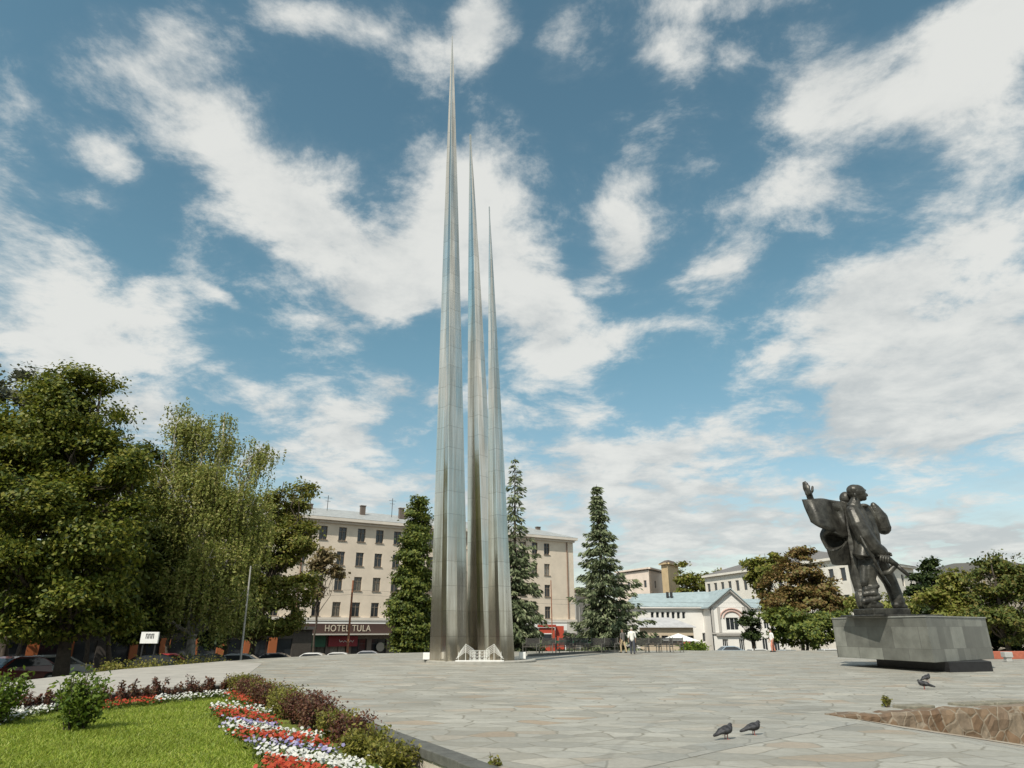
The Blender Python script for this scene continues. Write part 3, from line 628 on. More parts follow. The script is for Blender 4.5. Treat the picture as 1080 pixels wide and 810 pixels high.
def sheet(name, rows, th, parent, n=14, label=None):
    """smooth draped sheet through rows of control points, given real thickness"""
    def cat(pts, t):
        k = t * (len(pts) - 1); i = min(int(k), len(pts) - 2); f = k - i
        p0, p1, p2, p3 = pts[max(i - 1, 0)], pts[i], pts[i + 1], pts[min(i + 2, len(pts) - 1)]
        return .5 * ((2 * p1) + (p2 - p0) * f + (2 * p0 - 5 * p1 + 4 * p2 - p3) * f * f + (3 * p1 - p0 - 3 * p2 + p3) * f ** 3)
    pts = [[Q(*c) for c in r_] for r_ in rows]; m = MB(); vs = []
    for j in range(n + 1):
        row = [cat([pp[i] for pp in pts], j / n) for i in range(len(pts[0]))]
        vs += [cat(row, i / n) for i in range(n + 1)]
    m.add(vs, [(j * (n + 1) + i, j * (n + 1) + i + 1, (j + 1) * (n + 1) + i + 1, (j + 1) * (n + 1) + i) for j in range(n) for i in range(n)])
    o = m.build(name, MT['bronze'], parent, smooth=True, label=label)
    s_ = o.modifiers.new('thickness', 'SOLIDIFY'); s_.thickness = th; s_.offset = 0
    return o
sheet('jacket_skirt', [[(308, 335, .25), (318, 345, -.2), (348, 356, -.56), (388, 380, -.5), (415, 405, -.05)],
              [(302, 390, .25), (309, 400, -.24), (344, 405, -.68), (396, 420, -.58), (428, 430, -.05)],
              [(292, 437, .25), (300, 441, -.28), (340, 448, -.76), (402, 452, -.64), (438, 448, -.05)]], .07, stat)
sheet('collar', [[(284, 192, .25), (287, 196, -.12), (306, 202, -.34), (330, 200, -.2), (340, 192, .1)], [(276, 204, .3), (278, 212, -.16), (306, 220, -.4), (342, 214, -.22), (352, 202, .1)]], .05, stat, n=8)
cape = sheet('cape', [[(30, 157, .3), (75, 156, .0), (135, 153, .2), (190, 166, .35), (238, 192, .3)],
               [(45, 200, .15), (95, 205, -.25), (155, 205, -.05), (205, 225, .45), (252, 240, .25)],
               [(74, 264, -.05), (120, 290, -.35), (180, 300, -.3), (222, 300, .2), (258, 300, .3)],
               [(78, 268, .1), (126, 296, -.2), (186, 322, -.2), (232, 352, .05), (265, 350, .35)]], .09, stat, label='billowing cape held out by the raised arm')
sheet('fold', [[(142, 300, .25), (170, 312, -.1), (205, 328, -.25), (240, 350, -.1)],
               [(124, 342, .2), (140, 350, .1), (182, 345, .45), (255, 362, .6)],
               [(150, 400, .2), (165, 414, .1), (200, 402, .4), (262, 392, .5)],
               [(158, 408, .2), (186, 420, -.3), (222, 408, -.2), (262, 376, .2)]], .08, cape)
sheet('fold', [[(160, 405, .3), (190, 420, -.2), (225, 410, -.1), (258, 370, .1)],
               [(172, 445, .3), (200, 455, -.05), (235, 450, .0), (270, 430, .2)],
               [(190, 490, .35), (215, 494, .1), (245, 496, .1), (278, 494, .3)]], .12, cape)
g = MB()
g.tube([Q(418, 436, -.62), Q(470, 462, -.66), Q(520, 498, -.7)], [.13, .15, .12], 8); g.tube([Q(515, 494, -.7), Q(580, 549, -.78)], [.10, .085], 8)
g.tube([Q(450, 541, -.5), Q(480, 532, -.58), Q(505, 505, -.64), Q(515, 480, -.66)], [.11, .13, .12, .08], 8)
gun = g.build('submachine_gun', MT['bronze'], stat, smooth=True)
MB().tube([Q(330, 345, -.85), Q(362, 405, -1.0), Q(400, 462, -.86), Q(440, 540, -.74), Q(485, 606, -.3)], [.05, .055, .06, .065, .05], 6).build('strap', MT['bronze'], gun)
# fingers closed round the gun
f = MB()
for i in range(4):
    zx = 436 + i * 13; f.tube([Q(zx, 440 + i * 2, -.62), Q(zx + 2, 452 + i * 3, -.84), Q(zx - 2, 470 + i * 3, -.82), Q(zx - 4, 476 + i * 3, -.7)], [.052, .056, .05, .04], 6)
f.tube([Q(470, 440, -.4), Q(488, 436, -.6), Q(492, 446, -.76)], [.055, .05, .04], 6)
f.build('fingers', MT['bronze'], stat, smooth=True)
m = MB(); c = Q(438, 728, -.05); m.box((c.x, c.y, 2.34), (1.75, 1.5, .27), .12); c = Q(470, 748, .2); m.box((c.x + .1, c.y, 2.17), (3.2, 2.6, .085), .1)
m.build('plinth', MT['bronze'], stat, bevel=.04)

# ------------------------------------------------------------------ vegetation
LM = dict(
    maple=leafmat('maple_leaf', [(.03, .055, .009), (.09, .12, .014), (.16, .185, .022), (.25, .235, .04)], .32),
    linden=leafmat('linden_leaf', [(.035, .055, .01), (.08, .1, .016), (.13, .14, .025)], .22),
    birch=leafmat('birch_leaf', [(.11, .145, .03), (.21, .245, .05), (.29, .31, .08), (.35, .31, .11)], .28),
    aspen=leafmat('green_leaf', [(.075, .1, .014), (.14, .165, .026), (.21, .215, .04), (.26, .22, .065)], .28),
    willow=leafmat('willow_leaf', [(.07, .085, .05), (.11, .12, .07), (.14, .15, .09)], .25),
    oak=leafmat('columnar_leaf', [(.04, .07, .014), (.085, .12, .022), (.14, .17, .03), (.2, .21, .04)], .22),
    spruce=leafmat('spruce_needles', [(.055, .08, .036), (.115, .145, .07), (.185, .22, .115), (.27, .29, .17)], .08),
    russet=leafmat('russet_leaf', [(.1, .085, .028), (.17, .105, .036), (.205, .13, .045), (.19, .16, .05), (.14, .15, .036)], .25),
    olive=leafmat('olive_leaf', [(.04, .06, .014), (.08, .11, .02), (.12, .135, .028), (.15, .12, .03)], .2),
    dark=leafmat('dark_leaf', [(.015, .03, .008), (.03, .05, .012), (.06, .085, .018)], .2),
    yellowing=leafmat('yellowing_leaf', [(.2, .15, .07), (.26, .2, .1), (.16, .15, .06)], .3),
    bush=leafmat('bush_leaf', [(.06, .11, .014), (.12, .18, .022), (.2, .26, .04)], .3),
    barberry=leafmat('barberry_leaf', [(.065, .026, .022), (.12, .045, .032), (.17, .075, .04), (.13, .1, .045)], .25),
    golden=leafmat('golden_leaf', [(.11, .13, .02), (.2, .19, .03), (.29, .26, .06), (.09, .11, .02)], .3),
)
def rhombi(cent, size, up=.5, asp=.62, bias=None):
    """one leaf-shaped face per centre, random turn, facing mostly upwards"""
    n = len(cent); nrm = rng.normal(0, 1, (n, 3)); nrm[:, 2] = np.abs(nrm[:, 2]) + up
    if bias is not None: nrm = nrm * .75 + bias
    nrm /= np.linalg.norm(nrm, axis=1)[:, None]
    a = rng.normal(0, 1, (n, 3)); a -= nrm * (a * nrm).sum(1)[:, None]; a /= np.linalg.norm(a, axis=1)[:, None]; b = np.cross(nrm, a)
    s = (size * (.6 + .8 * rng.random(n)))[:, None]; V = np.zeros((n, 4, 3))
    V[:, 0] = cent - a * s; V[:, 2] = cent + a * s; V[:, 1] = cent + b * s * asp - a * s * .15; V[:, 3] = cent - b * s * asp - a * s * .15
    V[:, 2, 2] -= s[:, 0] * .25
    return V
def wob(a, b, n, k):
    pts = []; a, b = Vector(a), Vector(b); L = (b - a).length
    for i in range(n + 1):
        t = i / n; j = math.sin(math.pi * t) * k * L
        pts.append(a.lerp(b, t) + Vector((rng.normal(0, 1) * j, rng.normal(0, 1) * j, rng.normal(0, .5) * j)))
    return pts
def tree(name, label, base, lobes, leaf, n, size, clump, trunk_r, bark='bark', group=None, strands=0, up=.5, per=45, low=.25, twigs=5, sat=2, gap=.06):
    """lobes: (x, y, z, rx, ry, rz) in world metres"""
    base = Vector(base); r = empty(name, base, label, 'tree', group); lobes = [tuple(l) for l in lobes]
    for l in list(lobes):       # smaller boughs that break the outline
        for q in range(sat):
            d = rng.normal(0, 1, 3); d /= np.linalg.norm(d); d[2] = d[2] * .8 + .15; f = .3 + .22 * rng.random()
            lobes.append((l[0] + d[0] * l[3] * .95, l[1] + d[1] * l[4] * .95, l[2] + d[2] * l[5] * .95, l[3] * f, l[4] * f, l[5] * f))
    L = np.array(lobes, float); top = max(l[2] + l[5] * .5 for l in lobes); w = MB()
    cen = Vector((L[:, 0].mean(), L[:, 1].mean(), top)); tp = wob(base, Vector((base.x * .4 + cen.x * .6, base.y * .4 + cen.y * .6, top)), 8, .012)
    w.tube(tp, [trunk_r * (1.25 if i == 0 else 1 - .88 * (i / 8)) for i in range(9)], 9)
    L = np.array(lobes, float); vol = (L[:, 3] * L[:, 4] * L[:, 5]) ** .8; vol /= vol.sum(); cents = []; dirs = []; nc = max(4, int(n / per))
    for li, l in enumerate(lobes):
        c = Vector(l[:3]); zt = min(max((c.z - base.z) * .55, .15 * (top - base.z)), top - base.z) / (top - base.z); k = min(int(zt * 8), 7)
        st = tp[k].lerp(tp[k + 1], zt * 8 - k); rr = max(trunk_r * (1 - .85 * zt) * .55, .03); pts = wob(st, c, 4, .06)
        w.tube(pts, [rr * (1 - .18 * i) for i in range(5)], 6)
        for q in range(twigs):
            d = Vector(rng.normal(0, 1, 3)).normalized(); e = c + Vector((d.x * l[3], d.y * l[4], d.z * l[5])) * .85
            s0 = pts[2 + q % 3]; w.tube(wob(s0, e, 3, .06), [rr * .3, rr * .22, rr * .14, rr * .05], 5)
        m = max(2, int(nc * vol[li])); ctr = np.array(l[:3]); d = rng.normal(0, 1, (m * 3, 3)); d /= np.linalg.norm(d, axis=1)[:, None]
        rad = rng.random(m * 3) ** .42; p = np.array(l[:3]) + d * rad[:, None] * np.array(l[3:6])
        nz = np.array([mnoise.noise(Vector(v) * Vector((1, 1, 1.7)) * (.24 / max(clump, .3))) + .5 * mnoise.noise(Vector(v) * (.8 / max(clump, .3))) for v in p]); p = p[np.argsort(-nz + rng.normal(0, gap, len(nz)))[:m]]
        cents.append(p); dv = (p - ctr) / np.array(l[3:6]); dirs.append(dv / (np.linalg.norm(dv, axis=1)[:, None] + .2))
    cents = np.concatenate(cents); dirs = np.concatenate(dirs); kp = cents[:, 2] > base.z + low * (top - base.z); cents, dirs = cents[kp], dirs[kp]; dirs += rng.normal(0, .35, dirs.shape)
    tr = w.build('trunk', MT[bark], r, smooth=True)
    if strands:
        per2 = strands; V = []; ln = (.9 + 2.2 * rng.random(len(cents)) ** 1.5)
        k = np.repeat(np.arange(len(cents)), per2); sidx = rng.integers(0, 5, len(k)); t = rng.random(len(k))
        off = rng.normal(0, 1, (len(cents), 5, 2)) * clump * .8
        pos = cents[k].copy(); pos[:, 0] += off[k, sidx, 0] + rng.normal(0, .035, len(k)); pos[:, 1] += off[k, sidx, 1] + rng.normal(0, .05, len(k)); pos[:, 2] += clump * .5 - t * ln[k] * (1 + .3 * sidx / 5) + rng.normal(0, .04, len(k))
        V = rhombi(pos, np.full(len(k), size), -.2, .5, dirs[k] * .8)
    else:
        pc = int(per); k = np.repeat(np.arange(len(cents)), pc); s = (.6 + .7 * rng.random(len(cents)))[k, None]
        pos = cents[k] + rng.normal(0, 1, (len(k), 3)) * np.array((clump, clump, clump * .5)) * s * .7
        V = rhombi(pos, np.full(len(k), size), up, .62, dirs[k] * 1.1)
    quads('crown', V, LM[leaf], r)
    return r
def Lb(px, py, Y, rx, ry, rd=None):       # lobe seen at a place of the photograph, radii in photo pixels -> metres
    c = P(px, py, Y); k = (Y * math.cos(PITCH) + (c.z - 1.6) * math.sin(PITCH)) / 700
    return (c.x, c.y, c.z, rx * k, (rd or rx) * k, ry * k)
def base_at(px, Y, z=None):
    z = street(Y) if z is None else z; r = ray(px, 690); return (r.x / r.y * Y, Y, z)

# left group
tree('maple', 'tall broad maple with dense bright crown at the left edge', base_at(70, 37), [Lb(82, 432, 36, 46, 46), Lb(35, 465, 35, 52, 52), Lb(105, 500, 36, 38, 52), Lb(45, 545, 33.5, 56, 52), Lb(100, 575, 34.5, 44, 50), Lb(-15, 520, 34, 50, 60), Lb(10, 610, 34, 50, 40), Lb(75, 620, 35, 50, 34), Lb(40, 655, 36, 60, 18), Lb(110, 655, 37, 30, 18)],
     'maple', 170000, .105, .55, .34, low=.06, sat=3)
tree('willow', 'greyish green tree top showing behind the maple at the left edge', base_at(5, 47), [Lb(8, 415, 46, 30, 28), Lb(-20, 470, 46, 40, 50), Lb(25, 500, 47, 30, 50)], 'willow', 14000, .15, .5, .3, group=None)
tree('linden', 'dark green linden squeezed between the maple and the birch', base_at(150, 46), [Lb(148, 500, 46, 16, 34), Lb(140, 560, 45, 32, 50), Lb(165, 610, 45, 34, 46), Lb(120, 630, 44, 34, 34), Lb(140, 660, 45, 40, 16)], 'linden', 40000, .13, .55, .27, low=.05)
tree('birch', 'weeping birch with thin hanging olive foliage', base_at(203, 47), [Lb(203, 458, 47, 24, 28), Lb(232, 462, 47, 20, 26), Lb(180, 500, 47, 26, 34), Lb(268, 480, 47.5, 14, 26), Lb(215, 530, 46, 46, 44), Lb(258, 545, 46.5, 30, 44), Lb(175, 570, 46, 34, 40), Lb(225, 605, 45.5, 44, 40), Lb(250, 640, 46, 28, 26), Lb(190, 640, 46, 30, 24)],
     'birch', 95000, .09, .5, .3, bark='birch', strands=80, per=66)
tree('poplar', 'loose green tree with spreading branches beside the hotel', base_at(264, 57), [Lb(298, 535, 58, 26, 22), Lb(322, 516, 58, 11, 10), Lb(275, 560, 57, 26, 30), Lb(305, 575, 57.5, 26, 26), Lb(320, 560, 58, 12, 12), Lb(285, 610, 57, 26, 24), Lb(312, 628, 57, 20, 24), Lb(275, 650, 56, 34, 22), Lb(305, 655, 57, 20, 14)],
     'aspen', 40000, .125, .45, .24, low=.08)
tree('young_maple', 'thin young tree with yellowing leaves before the hotel windows', base_at(330, 72), [Lb(345, 585, 72, 9, 14), Lb(352, 605, 72, 8, 10), Lb(336, 600, 72, 7, 12), Lb(333, 620, 72, 8, 10)], 'yellowing', 2600, .2, .5, .13, per=30)
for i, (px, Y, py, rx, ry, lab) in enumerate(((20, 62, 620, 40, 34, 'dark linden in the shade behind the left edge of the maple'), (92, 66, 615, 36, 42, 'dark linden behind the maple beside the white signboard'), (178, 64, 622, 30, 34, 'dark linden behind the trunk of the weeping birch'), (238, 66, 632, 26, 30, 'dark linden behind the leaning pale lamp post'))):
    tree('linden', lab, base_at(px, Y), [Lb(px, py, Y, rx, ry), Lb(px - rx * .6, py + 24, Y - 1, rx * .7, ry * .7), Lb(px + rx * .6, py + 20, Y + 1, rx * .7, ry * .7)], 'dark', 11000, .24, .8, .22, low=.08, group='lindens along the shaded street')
for px, Y, lab in ((118, 40, 'slim dark trunk leaning beside the white signboard'), (6, 40, 'slim dark trunk at the left edge under the maple')):
    tree('linden', lab.replace('trunk', 'tree'), base_at(px, Y), [Lb(px + 12, 600, Y, 26, 30), Lb(px - 6, 570, Y, 22, 30)], 'linden', 6000, .2, .6, .17)
# fastigiate oak beside the spires
tree('columnar_oak', 'narrow dense column shaped tree left of the spires', base_at(434, 62), [Lb(441, 533, 62, 8, 14), Lb(440, 550, 62, 13, 18), Lb(438, 570, 62, 16, 20), Lb(437, 592, 62, 19, 22), Lb(435, 615, 62, 22, 22), Lb(433, 640, 62, 24, 24), Lb(434, 662, 62, 25, 20), Lb(434, 680, 62, 23, 14)], 'oak', 64000, .12, .36, .25, low=.01, up=.2, sat=0, gap=.35)

def spruce(name, label, px, Y, pytop, halfw, seed, bare=0., skew=0., n_wh=34, lean=0.):
    b = base_at(px, Y); t = P(px + lean, pytop, Y); H = t.z - b[2]; r = empty(name, b, label, 'tree', 'spruces beside the square')
    k = (Y * math.cos(PITCH) + 4 * math.sin(PITCH)) / 700; Rm = halfw * k; rs = np.random.default_rng(seed)
    w = MB(); lx = t.x - b[0]
    w.tube([(b[0] + lx * i / 6, Y, b[2] + H * i / 6) for i in range(7)], [.26 * (1 - i / 6.3) for i in range(7)], 8)
    cs = []; ds = []; ss = []
    for i in range(n_wh):
        f = (i + .5 + rs.normal(0, .2)) / n_wh; z = b[2] + H * (.07 + .93 * f); rr = Rm * (1 - f) ** (.95) * (.8 + .4 * rs.random()) + .12 + (.16 if f > .82 else 0)
        nb = 11 if f < .5 else (8 if not bare else 6)
        for j in range(nb):
            if rs.random() < bare * max(0, f - .35) * 1.6: continue
            a = 2 * math.pi * (j + rs.random()) / nb; L = rr * (.6 + .65 * rs.random() ** 1.5) * (1.25 if bare and f > .5 else 1) * (1 + skew * max(0, math.cos(a)) * (1 - f))
            d = np.array((math.cos(a), math.sin(a), 0)); s0 = np.array((b[0] + lx * f, Y, z)); droop = .38 + .25 * rs.random()
            pts = [s0 + d * L * u + np.array((0, 0, -droop * L * u + .32 * L * u ** 2.4)) for u in (0, .35, .7, 1)]
            w.tube(pts, [.045 * (1 - f) + .012, .035 * (1 - f) + .01, .02, .008], 4, caps=False)
            m = int((10 + 26 * L) * (.42 if bare and f > .55 else .85))
            for q in range(m):
                u = .12 + .88 * rs.random() ** .75; x = u * 3; ii = min(int(x), 2); p = pts[ii] * (1 - (x - ii)) + pts[ii + 1] * (x - ii)
                side = rs.normal(0, .16 + .16 * L * (1 - u)); sv = np.array((-d[1], d[0], 0))
                cs.append(p + sv * side + np.array((0, 0, -abs(rs.normal(0, .16)) - .05))); dv = d * (.55 + .4 * rs.random()) + sv * np.sign(side) * .5 + np.array((0, 0, -.55 + .3 * rs.normal())); ds.append(dv / np.linalg.norm(dv)); ss.append(.15 + .15 * rs.random())
    cs, ds, ss = np.array(cs), np.array(ds), np.array(ss)[:, None]
    e = np.cross(ds, rs.normal(0, 1, ds.shape)); e /= np.linalg.norm(e, axis=1)[:, None]
    V = np.stack([cs - ds * ss, cs + e * ss * .32, cs + ds * ss, cs - e * ss * .32], 1)
    w.build('trunk', MT['bark'], r); quads('crown', V, LM['spruce'], r)
spruce('spruce', 'tall thin spruce with sparse drooping top just right of the spires', 543, 58, 482, 35, 3, bare=.35, n_wh=36)
spruce('spruce', 'full conical spruce with slender tip standing alone behind the benches', 640, 63, 511, 39, 5, skew=.45, n_wh=36, lean=-11)

# right side
tree('rowan', 'large round tree with rusty brown autumn leaves left of the statue', base_at(846, 74), [Lb(845, 612, 74, 30, 26), Lb(822, 625, 74, 20, 26), Lb(868, 625, 73, 20, 22), Lb(850, 640, 73, 34, 20), Lb(885, 640, 73, 14, 12)], 'russet', 26000, .16, .45, .22)
tree('ash', 'light green tree top rising behind the rusty brown tree', base_at(815, 80), [Lb(808, 600, 80, 18, 14), Lb(800, 612, 80, 14, 10), Lb(820, 590, 80, 10, 8), Lb(820, 640, 80, 18, 34)], 'aspen', 9000, .2, .5, .2)
tree('round_tree', 'wide dark green low tree under the rusty brown tree', base_at(848, 67), [Lb(835, 660, 67, 26, 18), Lb(868, 658, 67, 26, 20), Lb(850, 668, 66, 34, 14), Lb(895, 660, 67, 14, 16)], 'oak', 22000, .15, .4, .2, low=.05)
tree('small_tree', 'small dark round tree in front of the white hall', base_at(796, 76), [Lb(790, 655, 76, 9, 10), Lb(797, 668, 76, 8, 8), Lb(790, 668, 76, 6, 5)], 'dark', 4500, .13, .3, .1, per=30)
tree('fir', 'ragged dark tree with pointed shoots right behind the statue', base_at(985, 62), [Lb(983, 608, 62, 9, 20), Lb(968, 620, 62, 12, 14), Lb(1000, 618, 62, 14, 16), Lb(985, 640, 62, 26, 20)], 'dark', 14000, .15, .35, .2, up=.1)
tree('apple_tree', 'bushy mid green tree right of the ragged dark tree', base_at(1010, 56), [Lb(1012, 618, 56, 20, 18), Lb(990, 638, 56, 20, 16), Lb(1022, 640, 56, 22, 18), Lb(1010, 655, 55, 36, 16)], 'aspen', 18000, .13, .38, .2)
tree('rowan', 'olive and rust coloured tree at the right edge', base_at(1062, 52), [Lb(1050, 608, 52, 24, 20), Lb(1080, 612, 52, 24, 26), Lb(1045, 640, 52, 22, 20), Lb(1075, 655, 51, 30, 26)], 'olive', 20000, .12, .4, .22)
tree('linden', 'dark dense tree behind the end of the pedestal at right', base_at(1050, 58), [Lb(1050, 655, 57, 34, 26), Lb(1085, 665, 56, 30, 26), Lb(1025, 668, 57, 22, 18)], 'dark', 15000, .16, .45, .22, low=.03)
tree('lilac', 'pale leafy bush tree showing between the statue legs and pedestal', base_at(940, 60), [Lb(925, 638, 60, 16, 12), Lb(950, 640, 60, 18, 12), Lb(905, 636, 60, 10, 12)], 'birch', 7000, .13, .35, .14)
for px, py, Y, rx, ry, lab in ((722, 606, 170, 7, 12, 'far narrow poplar beside the beige tower'), (742, 612, 172, 14, 8, 'far green treetop above the hall roof'), (758, 612, 174, 8, 8, 'smallest far treetop above the hall roof')):
    tree('poplar', lab, base_at(px, Y), [Lb(px, py, Y, rx, ry), Lb(px, py + ry, Y, rx, ry)], 'aspen', 2500, .4, .9, .3, per=25, low=.5)

# bushes and bedding
def bush(name, label, c, rad, h, leaf, n, size, cat='shrub', group=None, upright=0.):
    r = empty(name, c, label, cat, group); c = np.array(c); st = MB(); V = []
    k = 34 if n > 900 else 12
    for i in range(k):
        a = 2 * math.pi * rng.random(); q = rng.random() ** .5 * rad; e = c + np.array((math.cos(a) * q, math.sin(a) * q, h * (.55 + .5 * rng.random())))
        s0 = c + np.array((math.cos(a), math.sin(a), 0)) * q * .4
        st.tube([s0, (s0 * .45 + e * .55) + np.array((0, 0, .05)), e], [.012, .009, .004], 4)
        m = n // k; t = .15 + .85 * rng.random(m) ** .7; p = s0 + (e - s0) * t[:, None] + rng.normal(0, 1, (m, 3)) * np.array((.085, .085, .06)) * (rad / .4) * (1 - upright * .6)
        V.append(rhombi(p, np.full(m, size), .3, .5))
    V = np.concatenate(V); V[:, :, 2] = np.maximum(V[:, :, 2], c[2] + .01)
    st.build('stems', MT['bark'], r); quads('foliage', V, LM[leaf], r)
    return r
near = [(0.5, 'barberry', .6), (1.2, 'golden', .68), (1.9, 'golden', .7), (2.7, 'barberry', .64), (3.5, 'barberry', .66), (4.35, 'golden', .68), (5.2, 'barberry', .66), (6.05, 'barberry', .7), (6.95, 'golden', .74), (7.85, 'golden', .7), (8.75, 'barberry', .76), (9.65, 'barberry', .84), (10.5, 'barberry', .8), (11.4, 'golden', .62), (12.3, 'barberry', .62), (13.2, 'golden', .5), (14.1, 'golden', .36)]
nm = {'barberry': 'purple leaved shrub', 'golden': 'yellow green shrub'}
ords = ['at the far corner', 'next to the corner', 'third from the corner', 'fourth from the corner', 'fifth from the corner', 'sixth from the corner', 'seventh from the corner', 'eighth from the corner', 'ninth from the corner', 'tenth from the corner', 'eleventh from the corner', 'twelfth from the corner', 'fifth from the near end', 'fourth from the near end', 'third from the near end', 'second from the near end', 'at the near end']
for i, (t, lf, h) in enumerate(near):
    p = K + DK * (t + .1) + NL * (.66 + .06 * math.sin(i * 2.2))
    bush('barberry_shrub' if lf == 'barberry' else 'spirea_shrub', '%s along the near lawn kerb, %s' % (nm[lf], ords[i]), (p.x, p.y, LZ), .36, h * .78, lf, 2300, .03 if lf == 'golden' else .03, group='shrubs along the near lawn kerb')
for i in range(17):
    t = .5 + i * .47; p = K + DF * t + NF * (.55 + .08 * math.sin(i * 1.7))
    bush('barberry_shrub', 'small upright purple shrub in the even row along the far lawn kerb', (p.x, p.y, LZ), .26, .48 + .1 * math.sin(i * 2.9), 'barberry', 420, .04, group='purple shrubs along the far lawn kerb', upright=.6)
g = G(78, 771, LZ)
bush('lilac_bush', 'leafy green bush standing alone on the lawn', (g.x, g.y, LZ), .42, 1.0, 'bush', 2400, .05, cat='bush')
g = G(100, 757, LZ)
g = G(-9, 766, LZ)
bush('lilac_bush', 'green bush cut off by the left edge of the photo', (g.x, g.y, LZ), .42, 1.0, 'bush', 2000, .05, cat='bush')
g = G(738, 688, -.1); bush('juniper_bush', 'low light green bush at the far edge of the square before the hall', (g.x, g.y + 2, -.5), 1.1, 1.05, 'bush', 1500, .14, cat='bush')
for i, (px, w_) in enumerate(((95, .8), (118, .9), (142, .9), (168, .8), (192, .9), (215, .8))):
    g = G(px, 708 - (px - 95) * .083, 0); bush('meadow_plant', 'yellowish low plant in the verge beyond the pale path', (g.x - .3, g.y + 1.6, -.5), w_, .75, 'golden', 500, .06, group='yellowish plants in the verge beyond the pale path', cat='plant')

# flower bands of the border
def flowermat(name, cols): return leafmat(name, cols, .2, .5)
FM = dict(red=flowermat('red_petals', [(.3, .028, .012), (.42, .05, .02), (.48, .1, .04)]), white=flowermat('white_petals', [(.55, .55, .5), (.72, .72, .69)]), purple=flowermat('purple_petals', [(.16, .14, .33), (.32, .29, .48), (.55, .53, .6)]),
          leaf=leafmat('bedding_leaf', [(.05, .09, .015), (.1, .14, .02), (.15, .17, .04)], .25))
def band(label, x0, y0, x1, y1, th, col, n, z=LZ + .16):
    a, b = G(x0, y0, z), G(x1, y1, z); a0, b0 = G(x0, y0 - th, z), G(x1, y1 - th, z); a1, b1 = G(x0, y0 + th, z), G(x1, y1 + th, z)
    c = (a + b) / 2; r = empty('flower_band', (c.x, c.y, LZ), label, 'flowers', 'flower bands of the lawn border')
    def pts(m):
        u = rng.random(m)[:, None]; v = rng.random(m)[:, None]; u = np.clip(u + rng.normal(0, .02, u.shape), 0, 1)
        lo = np.array(a0) * (1 - u) + np.array(b0) * u; hi = np.array(a1) * (1 - u) + np.array(b1) * u
        return lo * (1 - v) + hi * v + rng.normal(0, .08, (m, 3)) * (1, 1, 0)
    p = pts(n); p[:, 2] = LZ + .14 + rng.normal(0, .035, n)
    s = .022 + .014 * rng.random(n); V = np.zeros((n, 5, 3)); nr = rng.normal(0, .5, (n, 3)); nr[:, 2] = 1; nr[:, 1] -= .4; nr /= np.linalg.norm(nr, axis=1)[:, None]
    t = np.cross(nr, rng.normal(0, 1, (n, 3))); t /= np.linalg.norm(t, axis=1)[:, None]; w = np.cross(nr, t)
    for k in range(5):
        q = 2 * math.pi * k / 5; V[:, k] = p + (t * math.cos(q) + w * math.sin(q)) * s[:, None]
    quads('blossoms', V, FM[col], r, k=5)
    m = int(n * 2.6); p = pts(m); p[:, 2] = LZ + .02 + .14 * rng.random(m); quads('foliage', rhombi(p, np.full(m, .042), .4, .55), FM['leaf'], r)
band('short red flower band at the far corner of the border', 243, 731, 276, 737, 3.5, 'red', 330)
band('narrow white flower band near the far corner', 225, 742, 288, 749, 2.2, 'white', 240)
band('red flower band second from the far corner', 230, 748, 288, 757, 4, 'red', 480)
band('thin violet flower band above the middle white one', 238, 758, 290, 764, 2, 'purple', 150)
band('white flower band across the middle of the border', 244, 764, 336, 775, 3.4, 'white', 420)
band('red flower band across the middle of the border', 253, 769, 345, 783, 3.8, 'red', 560)
band('violet flower band below the middle red one', 266, 778, 352, 791, 2.6, 'purple', 210)
band('broad white flower band nearest to the viewer', 277, 789, 386, 808, 4.5, 'white', 620)
band('broad red flower band cut by the lower edge', 285, 803, 352, 822, 8, 'red', 800)
band('white flower clump at the end of the border row, left edge', -6, 754, 26, 748, 4, 'white', 330)
band('white flower clump left of the lone bush', 33, 747, 56, 742, 3, 'white', 200)
band('red flower row right of the lone bush', 100, 740, 166, 734, 3, 'red', 420)
band('white flower row ending at the far corner', 165, 735, 246, 728, 2, 'white', 240)

g = G(936, 746); bush('weed', 'small yellowish weed growing out of the rubble wall', (g.x, g.y, .0), .1, .22, 'golden', 160, .03, cat='weed')
g = G(522, 803, 0); bush('weed', 'grassy weed tuft by the kerb at the lower edge', (g.x, g.y - .3, LZ), .1, .36, 'golden', 220, .03, cat='weed')

# treeline added behind the viewer, outside the frame, for the steel to mirror
V = []; tl_ = np.linspace(R(98), R(300), 150); cs_ = []
for a_ in tl_:
    hh = 9 + 5 * mnoise.noise((a_ * 6, 0, 0)) + 2 * mnoise.noise((a_ * 25, 4, 0)); rr_ = 95 + 8 * mnoise.noise((a_ * 9, 7, 0))
    m_ = 110; q = rng.random((m_, 3)); cs_.append(np.stack([math.sin(a_) * (rr_ + 6 * q[:, 0]) + rng.normal(0, 2.2, m_), 25 + math.cos(a_) * (rr_ + 6 * q[:, 0]) + rng.normal(0, 2.2, m_), -1 + (hh + 1) * q[:, 1]], 1))
cs_ = np.concatenate(cs_); tag(quads('treeline', rhombi(cs_, np.full(len(cs_), 1.1), .3), LM['linden']), 'unseen treeline added behind the viewer for the steel to mirror', 'trees', kind='stuff')

